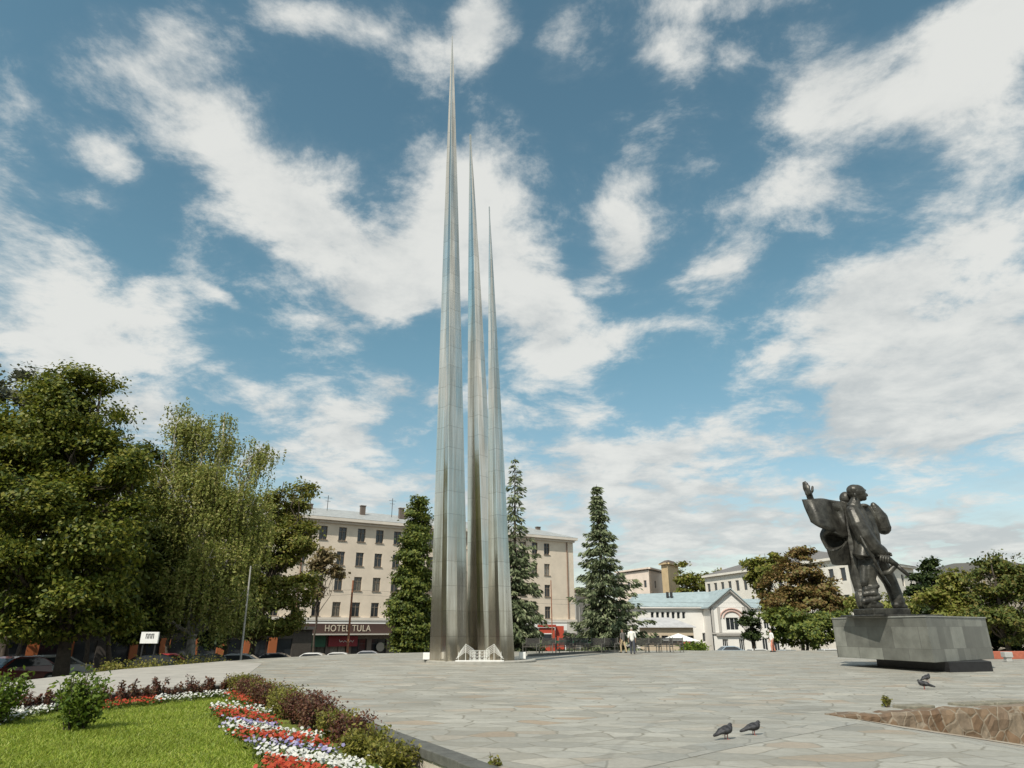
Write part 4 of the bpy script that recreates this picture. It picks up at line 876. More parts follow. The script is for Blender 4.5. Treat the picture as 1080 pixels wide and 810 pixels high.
# ------------------------------------------------------------------ buildings
def plaster(name, col, var=.1): return simple(name, col, .88, var=var, scale=.5, bump=.15, bscale=20)
WM = dict(frame=simple('window_frame', (.2, .16, .12), .6), dark_frame=simple('dark_frame', (.06, .055, .05), .5), white_frame=simple('white_frame', (.7, .7, .68), .5))
def facade(m, x0, x1, z0, z1, ops, y=0., depth=.25, mi=0, X=lambda x, y, z: (x, y, z)):
    xs = sorted({x0, x1, *[o[0] for o in ops], *[o[1] for o in ops]}); zs = sorted({z0, z1, *[o[2] for o in ops], *[o[3] for o in ops]})
    for i in range(len(xs) - 1):
        for j in range(len(zs) - 1):
            cx, cz = (xs[i] + xs[i + 1]) / 2, (zs[j] + zs[j + 1]) / 2
            if any(o[0] < cx < o[1] and o[2] < cz < o[3] for o in ops): continue
            m.quad(X(xs[i], y, zs[j]), X(xs[i + 1], y, zs[j]), X(xs[i + 1], y, zs[j + 1]), X(xs[i], y, zs[j + 1]), mi)
    for a, b, c, d in ops:
        m.quad(X(a, y, c), X(a, y, d), X(a, y + depth, d), X(a, y + depth, c), mi); m.quad(X(b, y, d), X(b, y, c), X(b, y + depth, c), X(b, y + depth, d), mi)
        m.quad(X(a, y, d), X(b, y, d), X(b, y + depth, d), X(a, y + depth, d), mi); m.quad(X(b, y, c), X(a, y, c), X(a, y + depth, c), X(b, y + depth, c), mi)
def windows(root, ops, y, depth, frame='frame', mull=1, trans=True, sill=None):
    proto = {}; var_ = {}
    for a, b, c, d in ops:
        key = (round(b - a, 3), round(d - c, 3)); w, h = key
        if key not in proto:
            m = MB(); f = .07 if w > .8 else .05; yy_ = depth - .1
            m.box((0, yy_, f / 2), (w, .08, f)); m.box((0, yy_, h - f / 2), (w, .08, f))
            for sx in (-1, 1): m.box((sx * (w / 2 - f / 2), yy_, h / 2), (f, .078, h - 2 * f))
            for k in range(mull): m.box(((k + 1) / (mull + 1) * w - w / 2, yy_, h / 2), (f, .074, h - 2 * f))
            if trans: m.box((0, yy_, h * .68), (w - 2 * f, .07, f))
            if sill: m.box((0, -.04, -.04), (w + .2, .16, .07))
            o = m.build('window', WM[frame], root); o.location = ((a + b) / 2, y, c)
            g_ = MB(); g_.quad((-w / 2, depth - .02, 0), (w / 2, depth - .02, 0), (w / 2, depth - .02, h), (-w / 2, depth - .02, h)); g_ = g_.build('pane', MT['glass'], None); g_.parent = o
            proto[key] = o; pv = [g_.data]
            for c_ in ((.16, .145, .12), (.3, .28, .24)):
                d_c = g_.data.copy(); d_c.materials.clear(); nm_ = 'curtained_glass_%d' % int(c_[0] * 100); d_c.materials.append(bpy.data.materials.get(nm_) or simple(nm_, c_, .12, var=.4, scale=3)); pv.append(d_c)
            var_[key] = pv
        else:
            o = proto[key].copy(); C.objects.link(o); o.parent = root; o.location = ((a + b) / 2, y, c)
            p = proto[key].children[0].copy(); C.objects.link(p); p.parent = o; p.data = var_[key][int(rng.choice(3, p=(.6, .25, .15)))]
def text(s, parent, mt, loc, size, rot=(R(90), 0, 0), ext=.03, name='lettering', sx=1.):
    cu = bpy.data.curves.new(name, 'FONT'); cu.body = s; cu.size = size; cu.extrude = ext; cu.align_x = 'CENTER'; cu.align_y = 'CENTER'; cu.space_character = 1.12
    t = bpy.data.objects.new(name, cu); C.objects.link(t); dg = bpy.context.evaluated_depsgraph_get()
    me = bpy.data.meshes.new_from_object(t.evaluated_get(dg)); bpy.data.objects.remove(t); bpy.data.curves.remove(cu)
    o = bpy.data.objects.new(name, me); me.name = name; C.objects.link(o); me.materials.clear(); me.materials.append(mt)
    o.parent = parent; o.location = loc; o.rotation_euler = rot; o.scale = (sx, 1, 1)
    return o

# hotel: five storeys, plain beige front running away to the right
HA = Vector((-29.593, 97.0)); HB = Vector((11.011, 122.683)); hd = (HB - HA).normalized(); hrz = math.atan2(hd.y, hd.x); HL = 48.04
hot = empty('hotel', (HA.x, HA.y, 0), 'long beige five storey hotel with low metal roof behind the spires', 'hotel', rz=hrz)
x0, x1 = -26., HL; ops = []
cols = [-23.6 + 2.9 * k for k in range(9)] + [2.46 + 2.9 * k for k in range(12)] + [37.3, 39.7, 42.25]
for x in cols:
    for z in (14.9, 11.4, 7.9, 4.35): ops.append((x - .6, x + .6, z - 1.0, z + .95))
hotel_wall = plaster('hotel_plaster', (.68, .585, .47)); m = MB(); facade(m, x0, x1, 3.0, 16.6, ops, 0, .3)
m.quad((x1, 0, 3.0), (x1, 14, 3.0), (x1, 14, 16.6), (x1, 0, 16.6)); m.quad((x0, 14, 3.0), (x0, 0, 3.0), (x0, 0, 16.6), (x0, 14, 16.6)); m.quad((x1, 14, 3.0), (x0, 14, 3.0), (x0, 14, 16.6), (x1, 14, 16.6))
m.build('wall', hotel_wall, hot)
windows(hot, ops, 0, .3, 'frame', 1, True, True)
m = MB(); dkw = simple('storefront_stone', (.16, .13, .11), .6, var=.2)
gops = [(a, a + 2.3, -1.75, .35) for a in [-25 + 3 * k for k in range(24)] if a < 46]
facade(m, x0, x1, -2.1, 1.0, gops, -.05, .35); m.quad((x1, -.05, -2.1), (x1, 14, -2.1), (x1, 14, 1.0), (x1, -.05, 1.0))
m.build('ground_floor', dkw, hot); windows(hot, gops, -.05, .35, 'dark_frame', 1, True)
m = MB(); cor = plaster('cornice_plaster', (.66, .6, .52))
m.box(((x0 + x1) / 2, -.28, 16.86), (x1 - x0 + .9, 1.3, .44)); m.box(((x0 + x1) / 2, -.12, 16.46), (x1 - x0 + .3, .5, .3)); m.box(((x0 + x1) / 2, -.2, 3.05), (x1 - x0 + .2, .5, .36)); m.box(((x0 + x1) / 2, -.12, 2.66), (x1 - x0 + .1, .28, .22))
m.box((x1 + .25, 7, 16.86), (.8, 14, .44))
m.build('cornice', cor, hot)
m = MB(); z = 17.09; m.add([(x0 - .5, -.95, z), (x1 + .6, -.95, z), (x1 + .6, 15, z), (x0 - .5, 15, z), (x0 + 2, 6.5, z + 2.35), (x1 - 5, 6.5, z + 2.35)], [(0, 1, 5, 4), (1, 2, 5), (2, 3, 4, 5), (3, 0, 4), (0, 3, 2, 1)])
rf = m.build('roof', MT['roof_metal'], hot)
for k, (x, y, h) in enumerate(((1.5, 5, 1.2), (9.5, 3.8, 1.5), (15.8, 3.2, 1.6), (17.2, 4.6, 1.2), (28, 5, 1.3), (44, 5.2, 1.0))):
    c = MB(); c.box((x, y, z + 1.3 + h / 2), (.75, .6, h)); c.box((x, y, z + 1.36 + h), (.9, .75, .12)); c.build('chimney', simple('chimney_brick', (.14, .11, .09), .9) if k == 0 else bpy.data.materials['chimney_brick'], rf)
for ax_, ay_, ah_ in ((14.5, 4, 4.6), (4.2, 5, 4.2)):
    m = MB(); m.tube([(ax_, ay_, z + 1), (ax_, ay_, z + ah_)], .05, 5); m.tube([(ax_ - .6, ay_, z + ah_ - .4), (ax_ + .6, ay_, z + ah_ - .4)], .03, 4); m.tube([(ax_ - .4, ay_, z + ah_ - .9), (ax_ + .4, ay_, z + ah_ - .9)], .03, 4); m.build('antenna', MT['iron'], rf)
m = MB(); m.box((9., -.5, 1.75), (20.5, .5, 1.3)); fas = m.build('fascia', simple('brown_fascia', (.065, .035, .028), .5), hot)
m = MB(); m.box((9., -1.1, .96), (20.6, 1.9, .14)); m.build('canopy', simple('canopy_edge', (.5, .46, .4), .7), hot)
text('HOTEL TULA', fas, simple('gold_letters', (.52, .46, .36), .5), (7.05, -.8, 1.74), 1.22, sx=.86)
m = MB(); m.box((-.7, -.35, .1), (9.6, .3, 1.5)); m.build('shop_sign', simple('green_sign', (.012, .09, .045), .5), hot)
m = MB(); m.box((6.6, -.4, .06), (4.2, .3, 1.35)); rs_ = m.build('shop_sign', simple('red_sign', (.22, .012, .02), .5), hot)
m = MB(); m.tube([(6.0 + .16 * k, -.58, .05 + (.22 if k in (0, 7) else .13) * math.cos(k * 2.4)) for k in range(14)], .045, 5); m.build('lettering', MT['white'], rs_)
for x in (12.2, 16.0, 20.0):
    m = MB(); m.tube([(x, -.5, -.75), (x, -.42, -.75)], [.62, .62], 18); m.build('porthole', simple('round_glass', (.32, .3, .26), .3) if x == 12.2 else bpy.data.materials['round_glass'], hot)
for x in (-.3, 46.6):
    m = MB(); m.tube([(x, -.12, 3.3), (x, -.12, 16.4)], .09, 6); m.build('downpipe', simple('brown_pipe', (.2, .11, .07), .7) if x < 0 else bpy.data.materials['brown_pipe'], hot)

# low shop row with orange panels under the trees at the left
sh = empty('shop_row', (-33.5, 74, 0), 'low shop row with orange panels in the shade of the left trees', 'shop')
b0 = Vector((-52., 62.)); b1 = Vector((-24.2, 86.)); d_ = (b1 - b0).normalized(); LS = (b1 - b0).length; nn = Vector((d_.y, -d_.x))
def SL(x, y, z): p = b0 + d_ * x - nn * y; return (p.x, p.y, z)
sops = [(k * 2.9 + .5, k * 2.9 + 2.4, -1.7, .6) for k in range(12)]
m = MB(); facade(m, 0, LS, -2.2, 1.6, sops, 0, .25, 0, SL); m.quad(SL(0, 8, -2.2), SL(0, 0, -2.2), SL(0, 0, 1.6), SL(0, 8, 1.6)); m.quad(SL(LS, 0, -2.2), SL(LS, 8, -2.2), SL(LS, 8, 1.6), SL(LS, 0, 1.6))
m.build('wall', simple('shop_plaster', (.07, .06, .05), .85, var=.2), sh)  # plaster darkened to stand for shade under the trees
m = MB(); m.prism([SL(-.2, -.5, 0)[:2], SL(LS + .2, -.5, 0)[:2], SL(LS + .2, 8.2, 0)[:2], SL(-.2, 8.2, 0)[:2]], 1.605, 1.95); m.build('roof', simple('shop_roof', (.1, .095, .09), .8), sh)
orange = simple('orange_panel', (.42, .13, .045), .5)
for k in range(12):
    a, b, c, d = sops[k]; w_ = MB(); w_.quad(SL(a, .2, c), SL(b, .2, c), SL(b, .2, d), SL(a, .2, d)); w_.build('shop_window', MT['glass'], sh)
    if k not in (2, 5):
        p = MB(); x = k * 2.9 - .02; cc = SL(x, -.14, -.45); p.box(cc, (.95 if k % 2 else .8, .2, 2.4), math.atan2(d_.y, d_.x)); p.build('orange_panel', orange, sh)

# white hall with a blue-grey roof and a gabled front
def blk(root, m, rz=0): pass
gx = (P(753, 690, 112).x, P(794, 690, 112).x); hx = (gx[0] + gx[1]) / 2
hall = empty('hall', (hx, 112, street(112)), 'white hall with blue grey roof, gabled front and arched window', 'hall')
hallw = plaster('white_plaster', (.72, .7, .66), .06); zg = -2.1; ez = P(753, 640, 112).z; az_ = P(769, 622, 112).z; gw = gx[1] - gx[0]
apx = P(769, 622, 112).x
m = MB()
aw = [(apx - 1.05, apx + .95, 1.5, 3.4), (apx - 1.9, apx - 1.0, -1.6, .2), (apx + .7, apx + 1.6, -1.6, .2), (gx[0] - 0, gx[0] + .0001, -2, -1.9)][:3]
facade(m, gx[0], gx[1], zg, ez, aw, 112, .3)
m.add([(gx[0], 112, ez), (gx[1], 112, ez), (apx, 112, az_)], [(0, 1, 2)]); m.quad((gx[0], 130, zg), (gx[0], 112, zg), (gx[0], 112, ez), (gx[0], 130, ez)); m.quad((gx[1], 112, zg), (gx[1], 130, zg), (gx[1], 130, ez), (gx[1], 112, ez))
# long wing to the left and a balcony wing to the right
wx0 = P(672, 690, 116).x; wz = P(700, 640, 116).z; wt = P(700, 626, 120).z
wops = [(P(px, 646, 116).x - .28, P(px, 646, 116).x + .28, wz - 1.9, wz - .75) for px in (688, 693.5, 699, 704.5, 710, 715.5, 721)] + [(P(747, 660, 116).x - 1.1, P(747, 660, 116).x - .1, -.3, 1.1), (P(740, 670, 116).x - .4, P(740, 670, 116).x + .4, -1.6, -.6)]
facade(m, wx0, gx[0] - .004, zg, wz, wops, 116, .3); m.quad((wx0, 128, zg), (wx0, 116, zg), (wx0, 116, wz), (wx0, 128, wz))
rx1 = P(835, 690, 115).x; rops = [(gx[1] + .9 + 1.25 * k, gx[1] + 1.75 + 1.25 * k, 1.7, 3.3) for k in range(4)] + [(gx[1] + .9 + 1.9 * k, gx[1] + 1.8 + 1.9 * k, -1.7, .3) for k in range(3)]
facade(m, gx[1] + .004, rx1, zg, ez - .2, rops, 115, .3)
m.build('wall', hallw, hall)
def wparts(root, ops, y, dep, frame, mull):
    for a, b, c, d in ops:
        w, h = b - a, d - c; f = MB(); cx = (a + b) / 2
        f.box((cx, y + dep - .1, c + .04), (w, .08, .08)); f.box((cx, y + dep - .1, d - .04), (w, .08, .08))
        for sx in (-1, 1): f.box((cx + sx * (w / 2 - .04), y + dep - .1, c + h / 2), (.08, .078, h - .16))
        for k in range(mull): f.box((a + w * (k + 1) / (mull + 1), y + dep - .1, c + h / 2), (.06, .07, h - .16))
        o = f.build('window', WM[frame], root); g_ = MB(); g_.quad((a, y + dep - .02, c), (b, y + dep - .02, c), (b, y + dep - .02, d), (a, y + dep - .02, d)); g_.build('pane', MT['glass'], o)
wparts(hall, aw, 112, .3, 'white_frame', 2); wparts(hall, wops, 116, .3, 'white_frame', 0); wparts(hall, rops, 115, .3, 'white_frame', 1)
hr = simple('blue_grey_roof', (.33, .4, .41), .5, var=.14, scale=1.2)
m = MB()
for sx, xe in ((-1, gx[0] - .5), (1, gx[1] + .5)):
    ze = ez - .25; t = .16; m.add([(xe, 111.3, ze), (apx, 111.3, az_ + .12), (apx, 126, az_ + .12), (xe, 126, ze), (xe, 111.3, ze + t), (apx, 111.3, az_ + .12 + t), (apx, 126, az_ + .12 + t), (xe, 126, ze + t)], [(3, 2, 1, 0), (4, 5, 6, 7), (0, 1, 5, 4), (3, 0, 4, 7), (2, 3, 7, 6)] if sx < 0 else [(0, 1, 2, 3), (7, 6, 5, 4), (4, 5, 1, 0), (7, 4, 0, 3), (6, 7, 3, 2)])
m.add([(wx0 - .5, 115.4, wz), (gx[0] + 2.5, 115.4, wz), (gx[0] + 2.5, 121.5, wt + .4), (wx0 + 1.2, 121.5, wt), (wx0 - .5, 128, wz), (gx[0] + 2.5, 128, wz)], [(0, 1, 2, 3), (0, 3, 4), (3, 2, 5, 4), (4, 5, 1, 0)])
m.add([(gx[1] + .3, 114.5, ez - .15), (rx1, 114.5, ez - .15), (rx1, 121, ez + 1.6), (gx[1] + .3, 121, ez + 1.6)], [(0, 1, 2, 3)])
hroof = m.build('roof', hr, hall)
m = MB(); zz = az_ + .2; m.box((apx, 111.4, zz + .45), (.12, .12, .9)); m.build('finial', MT['iron'], hroof)
for px in (704, 708):
    c = P(px, 628, 119); m = MB(); m.box((c.x, c.y, c.z + .1), (.4, .4, .9)); m.build('vent', MT['iron'], hroof)
# mouldings of the gable: raking cornice, arch, string course, pilasters, drain pipe
m = MB(); grey = simple('moulding_grey', (.42, .4, .37), .8)
for xe in (gx[0] - .45, gx[1] + .45): m.tube([(xe, 111.6, ez - .35), (apx, 111.6, az_ - .12)], .16, 5)
m.box(((gx[0] + gx[1]) / 2, 111.9, 1.05), (gw, .3, .22)); m.box(((gx[0] + gx[1]) / 2, 111.8, .8), (gw * .8, .5, .16))
for x in (gx[0] + .3, gx[1] - .3, apx - 2.1, apx + 1.9): m.box((x, 111.9, (1.2 + ez) / 2), (.35, .2, ez - 1.2))
m.build('moulding', grey, hall)
m = MB()
for rr in (1.35, 1.85): m.tube([(apx - .05 + math.cos(a) * rr, 111.9, 3.35 + math.sin(a) * rr * .75) for a in [math.pi * k / 12 for k in range(13)]], .13, 5)
m.build('arch', simple('arch_pink', (.5, .34, .29), .8), hall)
m = MB(); m.tube([(gx[0] + .08, 111.85, ez - .3), (gx[0] + .08, 111.85, zg)], .08, 6); m.build('downpipe', MT['iron'], hall)
m = MB(); m.box(((wx0 + gx[0]) / 2, 115.7, wz - .12), (gx[0] - wx0, .5, .24)); m.build('cornice', hallw, hall)

# annex with lean-to roof before the wing
ax0, ax1 = P(676, 690, 108).x, P(733, 690, 108).x; za = P(700, 662, 108).z; zb = P(700, 652, 112).z
an = empty('annex', ((ax0 + ax1) / 2, 108, street(108)), 'low beige annex with pale lean-to roof before the white hall', 'annex'); m = MB()
aops = [(P(px, 668, 108).x - .5, P(px, 668, 108).x + .5, -.4, .75) for px in (692, 701, 710, 728)]
facade(m, ax0, ax1, zg, za, aops, 108, .25); m.quad((ax1, 108, zg), (ax1, 115.5, zg), (ax1, 115.5, za), (ax1, 108, za)); m.build('wall', plaster('annex_plaster', (.5, .41, .3)), an); wparts(an, aops, 108, .25, 'dark_frame', 1)
m = MB(); m.add([(ax0 - .4, 107.4, za), (ax1 + .4, 107.4, za), (ax1 - 2.2, 113, zb), (ax0 + 1, 113, zb), (ax0 - .4, 107.4, za + .12), (ax1 + .4, 107.4, za + .12), (ax1 - 2.2, 113, zb + .12), (ax0 + 1, 113, zb + .12)], [(3, 2, 1, 0), (4, 5, 6, 7), (0, 1, 5, 4), (1, 2, 6, 5), (3, 0, 4, 7)]); m.build('roof', simple('pale_roof', (.48, .47, .47), .5, var=.15, scale=1), an)
tent = empty('market_tent', P(720, 690, 98), 'white and red market tent beside the annex', 'tent'); tx = P(717, 690, 98).x; tz = P(717, 672, 98).z
m = MB(); m.add([(tx - 2.6, 96.5, tz - .5), (tx + 2.6, 96.5, tz - .5), (tx + 2.6, 100, tz - .5), (tx - 2.6, 100, tz - .5), (tx, 98, tz + .5)], [(0, 1, 4), (1, 2, 4), (2, 3, 4), (3, 0, 4), (3, 2, 1, 0)]); m.build('canopy', MT['white'], tent)
m = MB(); m.box((tx + .4, 96.6, tz - .75), (1.6, .05, .5)); m.build('valance', simple('pink_cloth', (.5, .08, .1), .7), tent)
for dx in (-2.4, 2.4): m = MB(); m.tube([(tx + dx, 96.7, -2.1), (tx + dx, 96.7, tz - .5)], .04, 6); m.build('pole', MT['iron_pale'], tent)

# far pink block with a tower
def blockbuilding(name, label, corner, left, right, z1, wallm, rows, nl, nr, wsize, roof=None, zb=-2.2, cat='building', ledge=True):
    """two visible fronts that meet at a corner; left/right are the far ends (x, y)"""
    r = empty(name, (corner[0], corner[1], zb), label, cat); m = MB(); allw = []
    for (a, b, n) in ((Vector(left), Vector(corner), nl), (Vector(corner), Vector(right), nr)):
        d = b - a; L = d.length; d.normalize(); nx = Vector((d.y, -d.x)); X = lambda x, y, z, a=a, d=d, nx=nx: ((a + d * x - nx * y).x, (a + d * x - nx * y).y, z)
        o = [((k + .5) * L / n - wsize[0] / 2, (k + .5) * L / n + wsize[0] / 2, zz, zz + wsize[1]) for k in range(n) for zz in rows] if n else []
        facade(m, 0, L, zb, z1, o, 0, .3, 0, X); allw.append((o, X))
        if ledge:
            l_ = MB(); c = X(L / 2, -.1, 0); l_.box((c[0], c[1], z1 + .2), (L + .5, 1.0, .4), math.atan2(d.y, d.x)); l_.build('cornice', wallm, r)
    m.build('wall', wallm, r)
    for o, X in allw:
        for a, b, c, d in o:
            f = MB(); f.quad(X(a, .2, c), X(b, .2, c), X(b, .2, d), X(a, .2, d)); f.build('window', MT['glass'], r)
    if roof:
        bk = Vector(left) + Vector(right) - Vector(corner); z = z1 + .41; cx = (Vector(left) + Vector(right)) / 2
        q = [Vector(left), Vector(corner), Vector(right), bk]; q = [p + (p - cx).normalized() * .8 for p in q]; s_ = [cx + (p - cx) * .45 for p in q]
        m = MB(); m.prism([tuple(p) for p in q], z, z + roof[1], top=[tuple(p) for p in s_]); m.build('roof', roof[0], r)
    else:
        bk = Vector(left) + Vector(right) - Vector(corner); m = MB(); m.prism([tuple(Vector(p)) for p in (left, corner, right, bk)], z1 - .4, z1 - .02); m.build('roof', MT['roof_metal'], r)
    return r
X_ = lambda px, Y: (ray(px, 660).x / ray(px, 660).y * Y, Y)
pz = P(684, 601, 185).z
pk = blockbuilding('apartment_block', 'far pink beige block with few windows left of the tower', X_(688, 182), X_(653, 196), X_(712, 200), pz, plaster('pink_plaster', (.74, .63, .54)), [pz - 4.6, pz - 9], 4, 2, (1.3, 1.8))
tw = blockbuilding('tower', 'far square beige tower with a dark cap', X_(709, 178), X_(702, 181), X_(720.5, 186), P(709, 595, 178).z, plaster('tower_plaster', (.55, .42, .25)), [9.5], 0, 0, (1, 1), (simple('tower_cap', (.12, .09, .07), .8), .9))
# pale classical block behind the hall and the statue
cc = X_(905, 108); cz = P(905, 589, 108).z
cl = blockbuilding('classical_block', 'pale classical block with low grey roof behind the statue', cc, X_(748, 150), X_(975, 128), cz, plaster('cream_plaster', (.74, .7, .62)), [cz - 3.3, cz - 7.4, cz - 11.4], 16, 7, (1.25, 2.0), (simple('slate_roof', (.17, .16, .15), .7, var=.2), 2.6))
bl = blockbuilding('far_block', 'long far block with flat dark roof at the right edge', X_(1000, 150), X_(965, 170), X_(1130, 140), P(1000, 608, 150).z, plaster('dull_plaster', (.3, .27, .22)), [7, 3], 3, 12, (1.4, 1.8), (simple('dark_roof', (.1, .095, .085), .8), 2.6))
fb = blockbuilding('far_house', 'small far pale house between the hotel and the spruce', X_(608, 168), X_(598, 176), X_(630, 186), P(608, 627, 168).z, plaster('pale_plaster', (.5, .47, .42)), [5.5, 2], 1, 3, (1.2, 1.6), (simple('rust_roof', (.16, .1, .07), .8), 1.6))
# street-level houses far left closing the view under the trees
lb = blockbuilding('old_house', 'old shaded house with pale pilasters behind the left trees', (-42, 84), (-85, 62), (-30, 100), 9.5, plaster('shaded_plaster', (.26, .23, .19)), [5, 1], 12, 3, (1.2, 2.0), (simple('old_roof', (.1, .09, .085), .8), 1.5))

# ------------------------------------------------------------------ street furniture, vehicles, people, birds
def bench(label):
    r = empty('park_bench', (0, 0, 0), label, 'bench', 'benches along the far edge of the square')
    m = MB()
    for k in range(5): m.box((0, -.38 + k * .095, .44), (1.02, .08, .035))
    m.build('seat', simple('bench_seat', (.09, .08, .068), .6, var=.2), r)
    m = MB()
    for k in range(6):
        z = .54 + k * .085; m.box((0, .12 + .018 * k, z), (1.02, .03, .074))
    m.build('backrest', MT['wood_dark'], r)
    for sx in (-1, 1):
        m = MB(); x = sx * .53
        m.tube([(x, -.42, 0), (x, -.4, .62)], .028, 6); m.tube([(x, -.42, .62), (x, .1, .64)], .03, 6); m.tube([(x, .2, 0), (x, .12, .5), (x, .25, 1.06)], .03, 6); m.tube([(x, -.4, .42), (x, .12, .42)], .024, 6)
        m.build('frame', simple('bench_iron', (.12, .115, .1), .5) if sx < 0 else bpy.data.materials['bench_iron'], r)
    return r
bx = [(561, 688.5), (578, 688), (596, 687.6), (612, 687.2), (630, 686.8), (644, 686.6), (677, 686.3), (690, 686), (702, 685.8), (713, 685.6)]
bl_ = ['nearest to the spires', 'second from the spires', 'third from the spires', 'fourth from the spires', 'right below the conical spruce', 'just left of the walking people', 'just right of the walking people', 'third from the right end of the row', 'second from the right end of the row', 'at the right end of the row']
b_ = bench('dark slatted bench ' + bl_[0])
for i, (px, py) in enumerate(bx):
    o = b_ if i == 0 else copy_tree(b_); p = P(px, 688, 51.5 + i * .25)
    o['label'] = 'dark slatted bench ' + bl_[i]; o.location = (p.x, 51.5 + i * .25, .0); o.rotation_euler.z = R(-24 - 1.5 * i)
# low step beside the benches
a, b = G(556, 692.5), G(650, 687.5); m = MB(); m.prism([(a.x, a.y), (b.x, b.y), (b.x + .3, b.y + .5), (a.x + .2, a.y + .45)], 0, .14)
tag(m.build('step', MT['kerb'], None, bevel=.02), 'low granite step between the spires and the benches', 'kerb step')
m = MB(); m.prism([(a.x - .1, a.y - 1.1), (b.x, b.y - .9), (b.x, b.y - .02), (a.x, a.y - .02)], .002, .012)
tag(m.build('dark_strip', simple('dark_strip_stone', (.17, .165, .15), .8, var=.2, bump=.2)), kind='structure')  # ground drawn darker along the front of the step

def pole(name, label, px0, Y, pxt, pyt, r0, r1, mt, cat='lamp post', arm=None):
    b = base_at(px0, Y); t = P(pxt, pyt, Y); r = empty(name, b, label, cat)
    m = MB(); m.tube([b, ((b[0] + t.x) / 2, Y, (b[2] + t.z) / 2), t], [r0, (r0 + r1) / 2, r1], 8); m.build('post', mt, r)
    m = MB(); m.lathe((b[0], Y, b[2]), [(r0 * 2, 0), (r0 * 2, .3), (r0 * 1.2, .45)], 10); m.build('foot', mt, r)
    if arm:
        m = MB(); m.tube([t, (t.x + arm * .5, Y - .1, t.z + .35), (t.x + arm, Y - .2, t.z + .38)], .04, 6); m.build('arm', mt, r)
        m = MB(); m.box((t.x + arm, Y - .2, t.z + .33), (.55, .22, .12)); m.build('lamp_head', MT['iron_pale'], r)
    return r
pole('lamp_post', 'tall leaning pale lamp post before the weeping birch', 255, 45, 264.5, 597, .075, .05, MT['iron_pale'])
rust = simple('rust_paint', (.3, .12, .06), .7, var=.3)
pole('tram_pole', 'tall rusty orange pole before the hotel entrance', 366, 76, 372.5, 612, .13, .1, rust, 'pole')
pole('lamp_post', 'thin white lamp post between the hotel corner and the conical spruce', 612, 72, 611, 640, .06, .045, MT['iron_pale'], arm=-.6)
pole('lamp_post', 'thin rust coloured lamp post right of the sparse spruce', 583, 80, 581, 612, .07, .05, rust)
# wires from the rusty pole along the street
w = MB(); t = P(372.5, 622, 76)
for dz, ex, ey in ((0, -62, 60), (-.5, -62, 62), (0, 60, 100), (-.5, 60, 104)):
    e = Vector((ex, ey, t.z)); w.tube([t.lerp(e, k / 10) + Vector((0, 0, dz - .9 * math.sin(math.pi * k / 10))) for k in range(11)], .012, 4)
tag(w.build('overhead_wires', MT['iron'], None), 'thin overhead wires running from the rusty pole along the street', 'wires')
# white signboard under the trees
sb = empty('signboard', base_at(158, 34.5), 'white signboard with dark figures standing under the left trees', 'sign')
c = P(158, 672.5, 34.5); m = MB(); m.box((c.x, c.y, c.z), (.84, .1, .52)); bd = m.build('board', MT['white'], sb)
for dx in (-.3, .3): m = MB(); m.tube([(c.x + dx, c.y + .06, street(34)), (c.x + dx, c.y + .06, c.z - .24)], .035, 6); m.build('post', MT['iron'], sb)
m = MB()
for k in range(3):
    x = c.x - .16 + k * .14; m.box((x, c.y - .056, c.z + .07), (.03, .012, .22)); m.box((x + .08, c.y - .056, c.z + .07), (.03, .012, .22)); m.box((x + .04, c.y - .056, c.z + .165), (.05, .012, .03))
m.build('lettering', MT['iron'], bd)
# red kiosk and green stand by the hotel corner
kc = P(577, 690, 84); ks = empty('kiosk', (kc.x, 84, street(84)), 'bright orange red kiosk beside the sparse spruce', 'kiosk')
redm = simple('kiosk_red', (.42, .06, .03), .5); z0 = street(84); m = MB(); m.box((kc.x, 84, z0 + 1.9), (1.8, 2.2, 3.8)); m.build('body', redm, ks, bevel=.03)
m = MB(); m.box((kc.x, 84, z0 + 4.0), (2.1, 2.7, .3)); m.build('roof', simple('kiosk_roof', (.35, .05, .03), .5), ks, bevel=.03)
m = MB(); m.box((kc.x - .1, 82.87, z0 + 2.6), (1.4, .06, 1.2)); wd = m.build('window', WM['white_frame'], ks); m = MB(); m.box((kc.x - .1, 82.82, z0 + 2.6), (1.2, .05, 1.0)); m.build('pane', MT['glass'], wd)
m = MB(); m.box((kc.x + 1.5, 83.5, z0 + 2.7), (1.0, .12, 2.6)); m.build('banner', redm, ks); m = MB(); m.tube([(kc.x + 1.5, 83.6, z0), (kc.x + 1.5, 83.6, z0 + 1.5)], .06, 6); m.build('post', MT['iron'], ks)
gc = P(604, 690, 78); gs = empty('market_stand', (gc.x, 78, street(78)), 'low dark green market stand between kiosk and conical spruce', 'stand'); z0 = street(78)
gm = simple('stand_green', (.012, .07, .035), .5); m = MB(); m.box((gc.x, 78, z0 + 2.35), (5.2, 1.8, .22)); m.build('roof', gm, gs)
m = MB(); m.box((gc.x, 77.4, z0 + .8), (5.0, .3, 1.0)); m.build('counter', gm, gs)
for k in range(4): m = MB(); m.box((gc.x - 2.4 + k * 1.6, 77.3, z0 + 1.2), (.09, .09, 2.2)); m.build('post', MT['whitemetal'] if k % 2 else gm, gs)
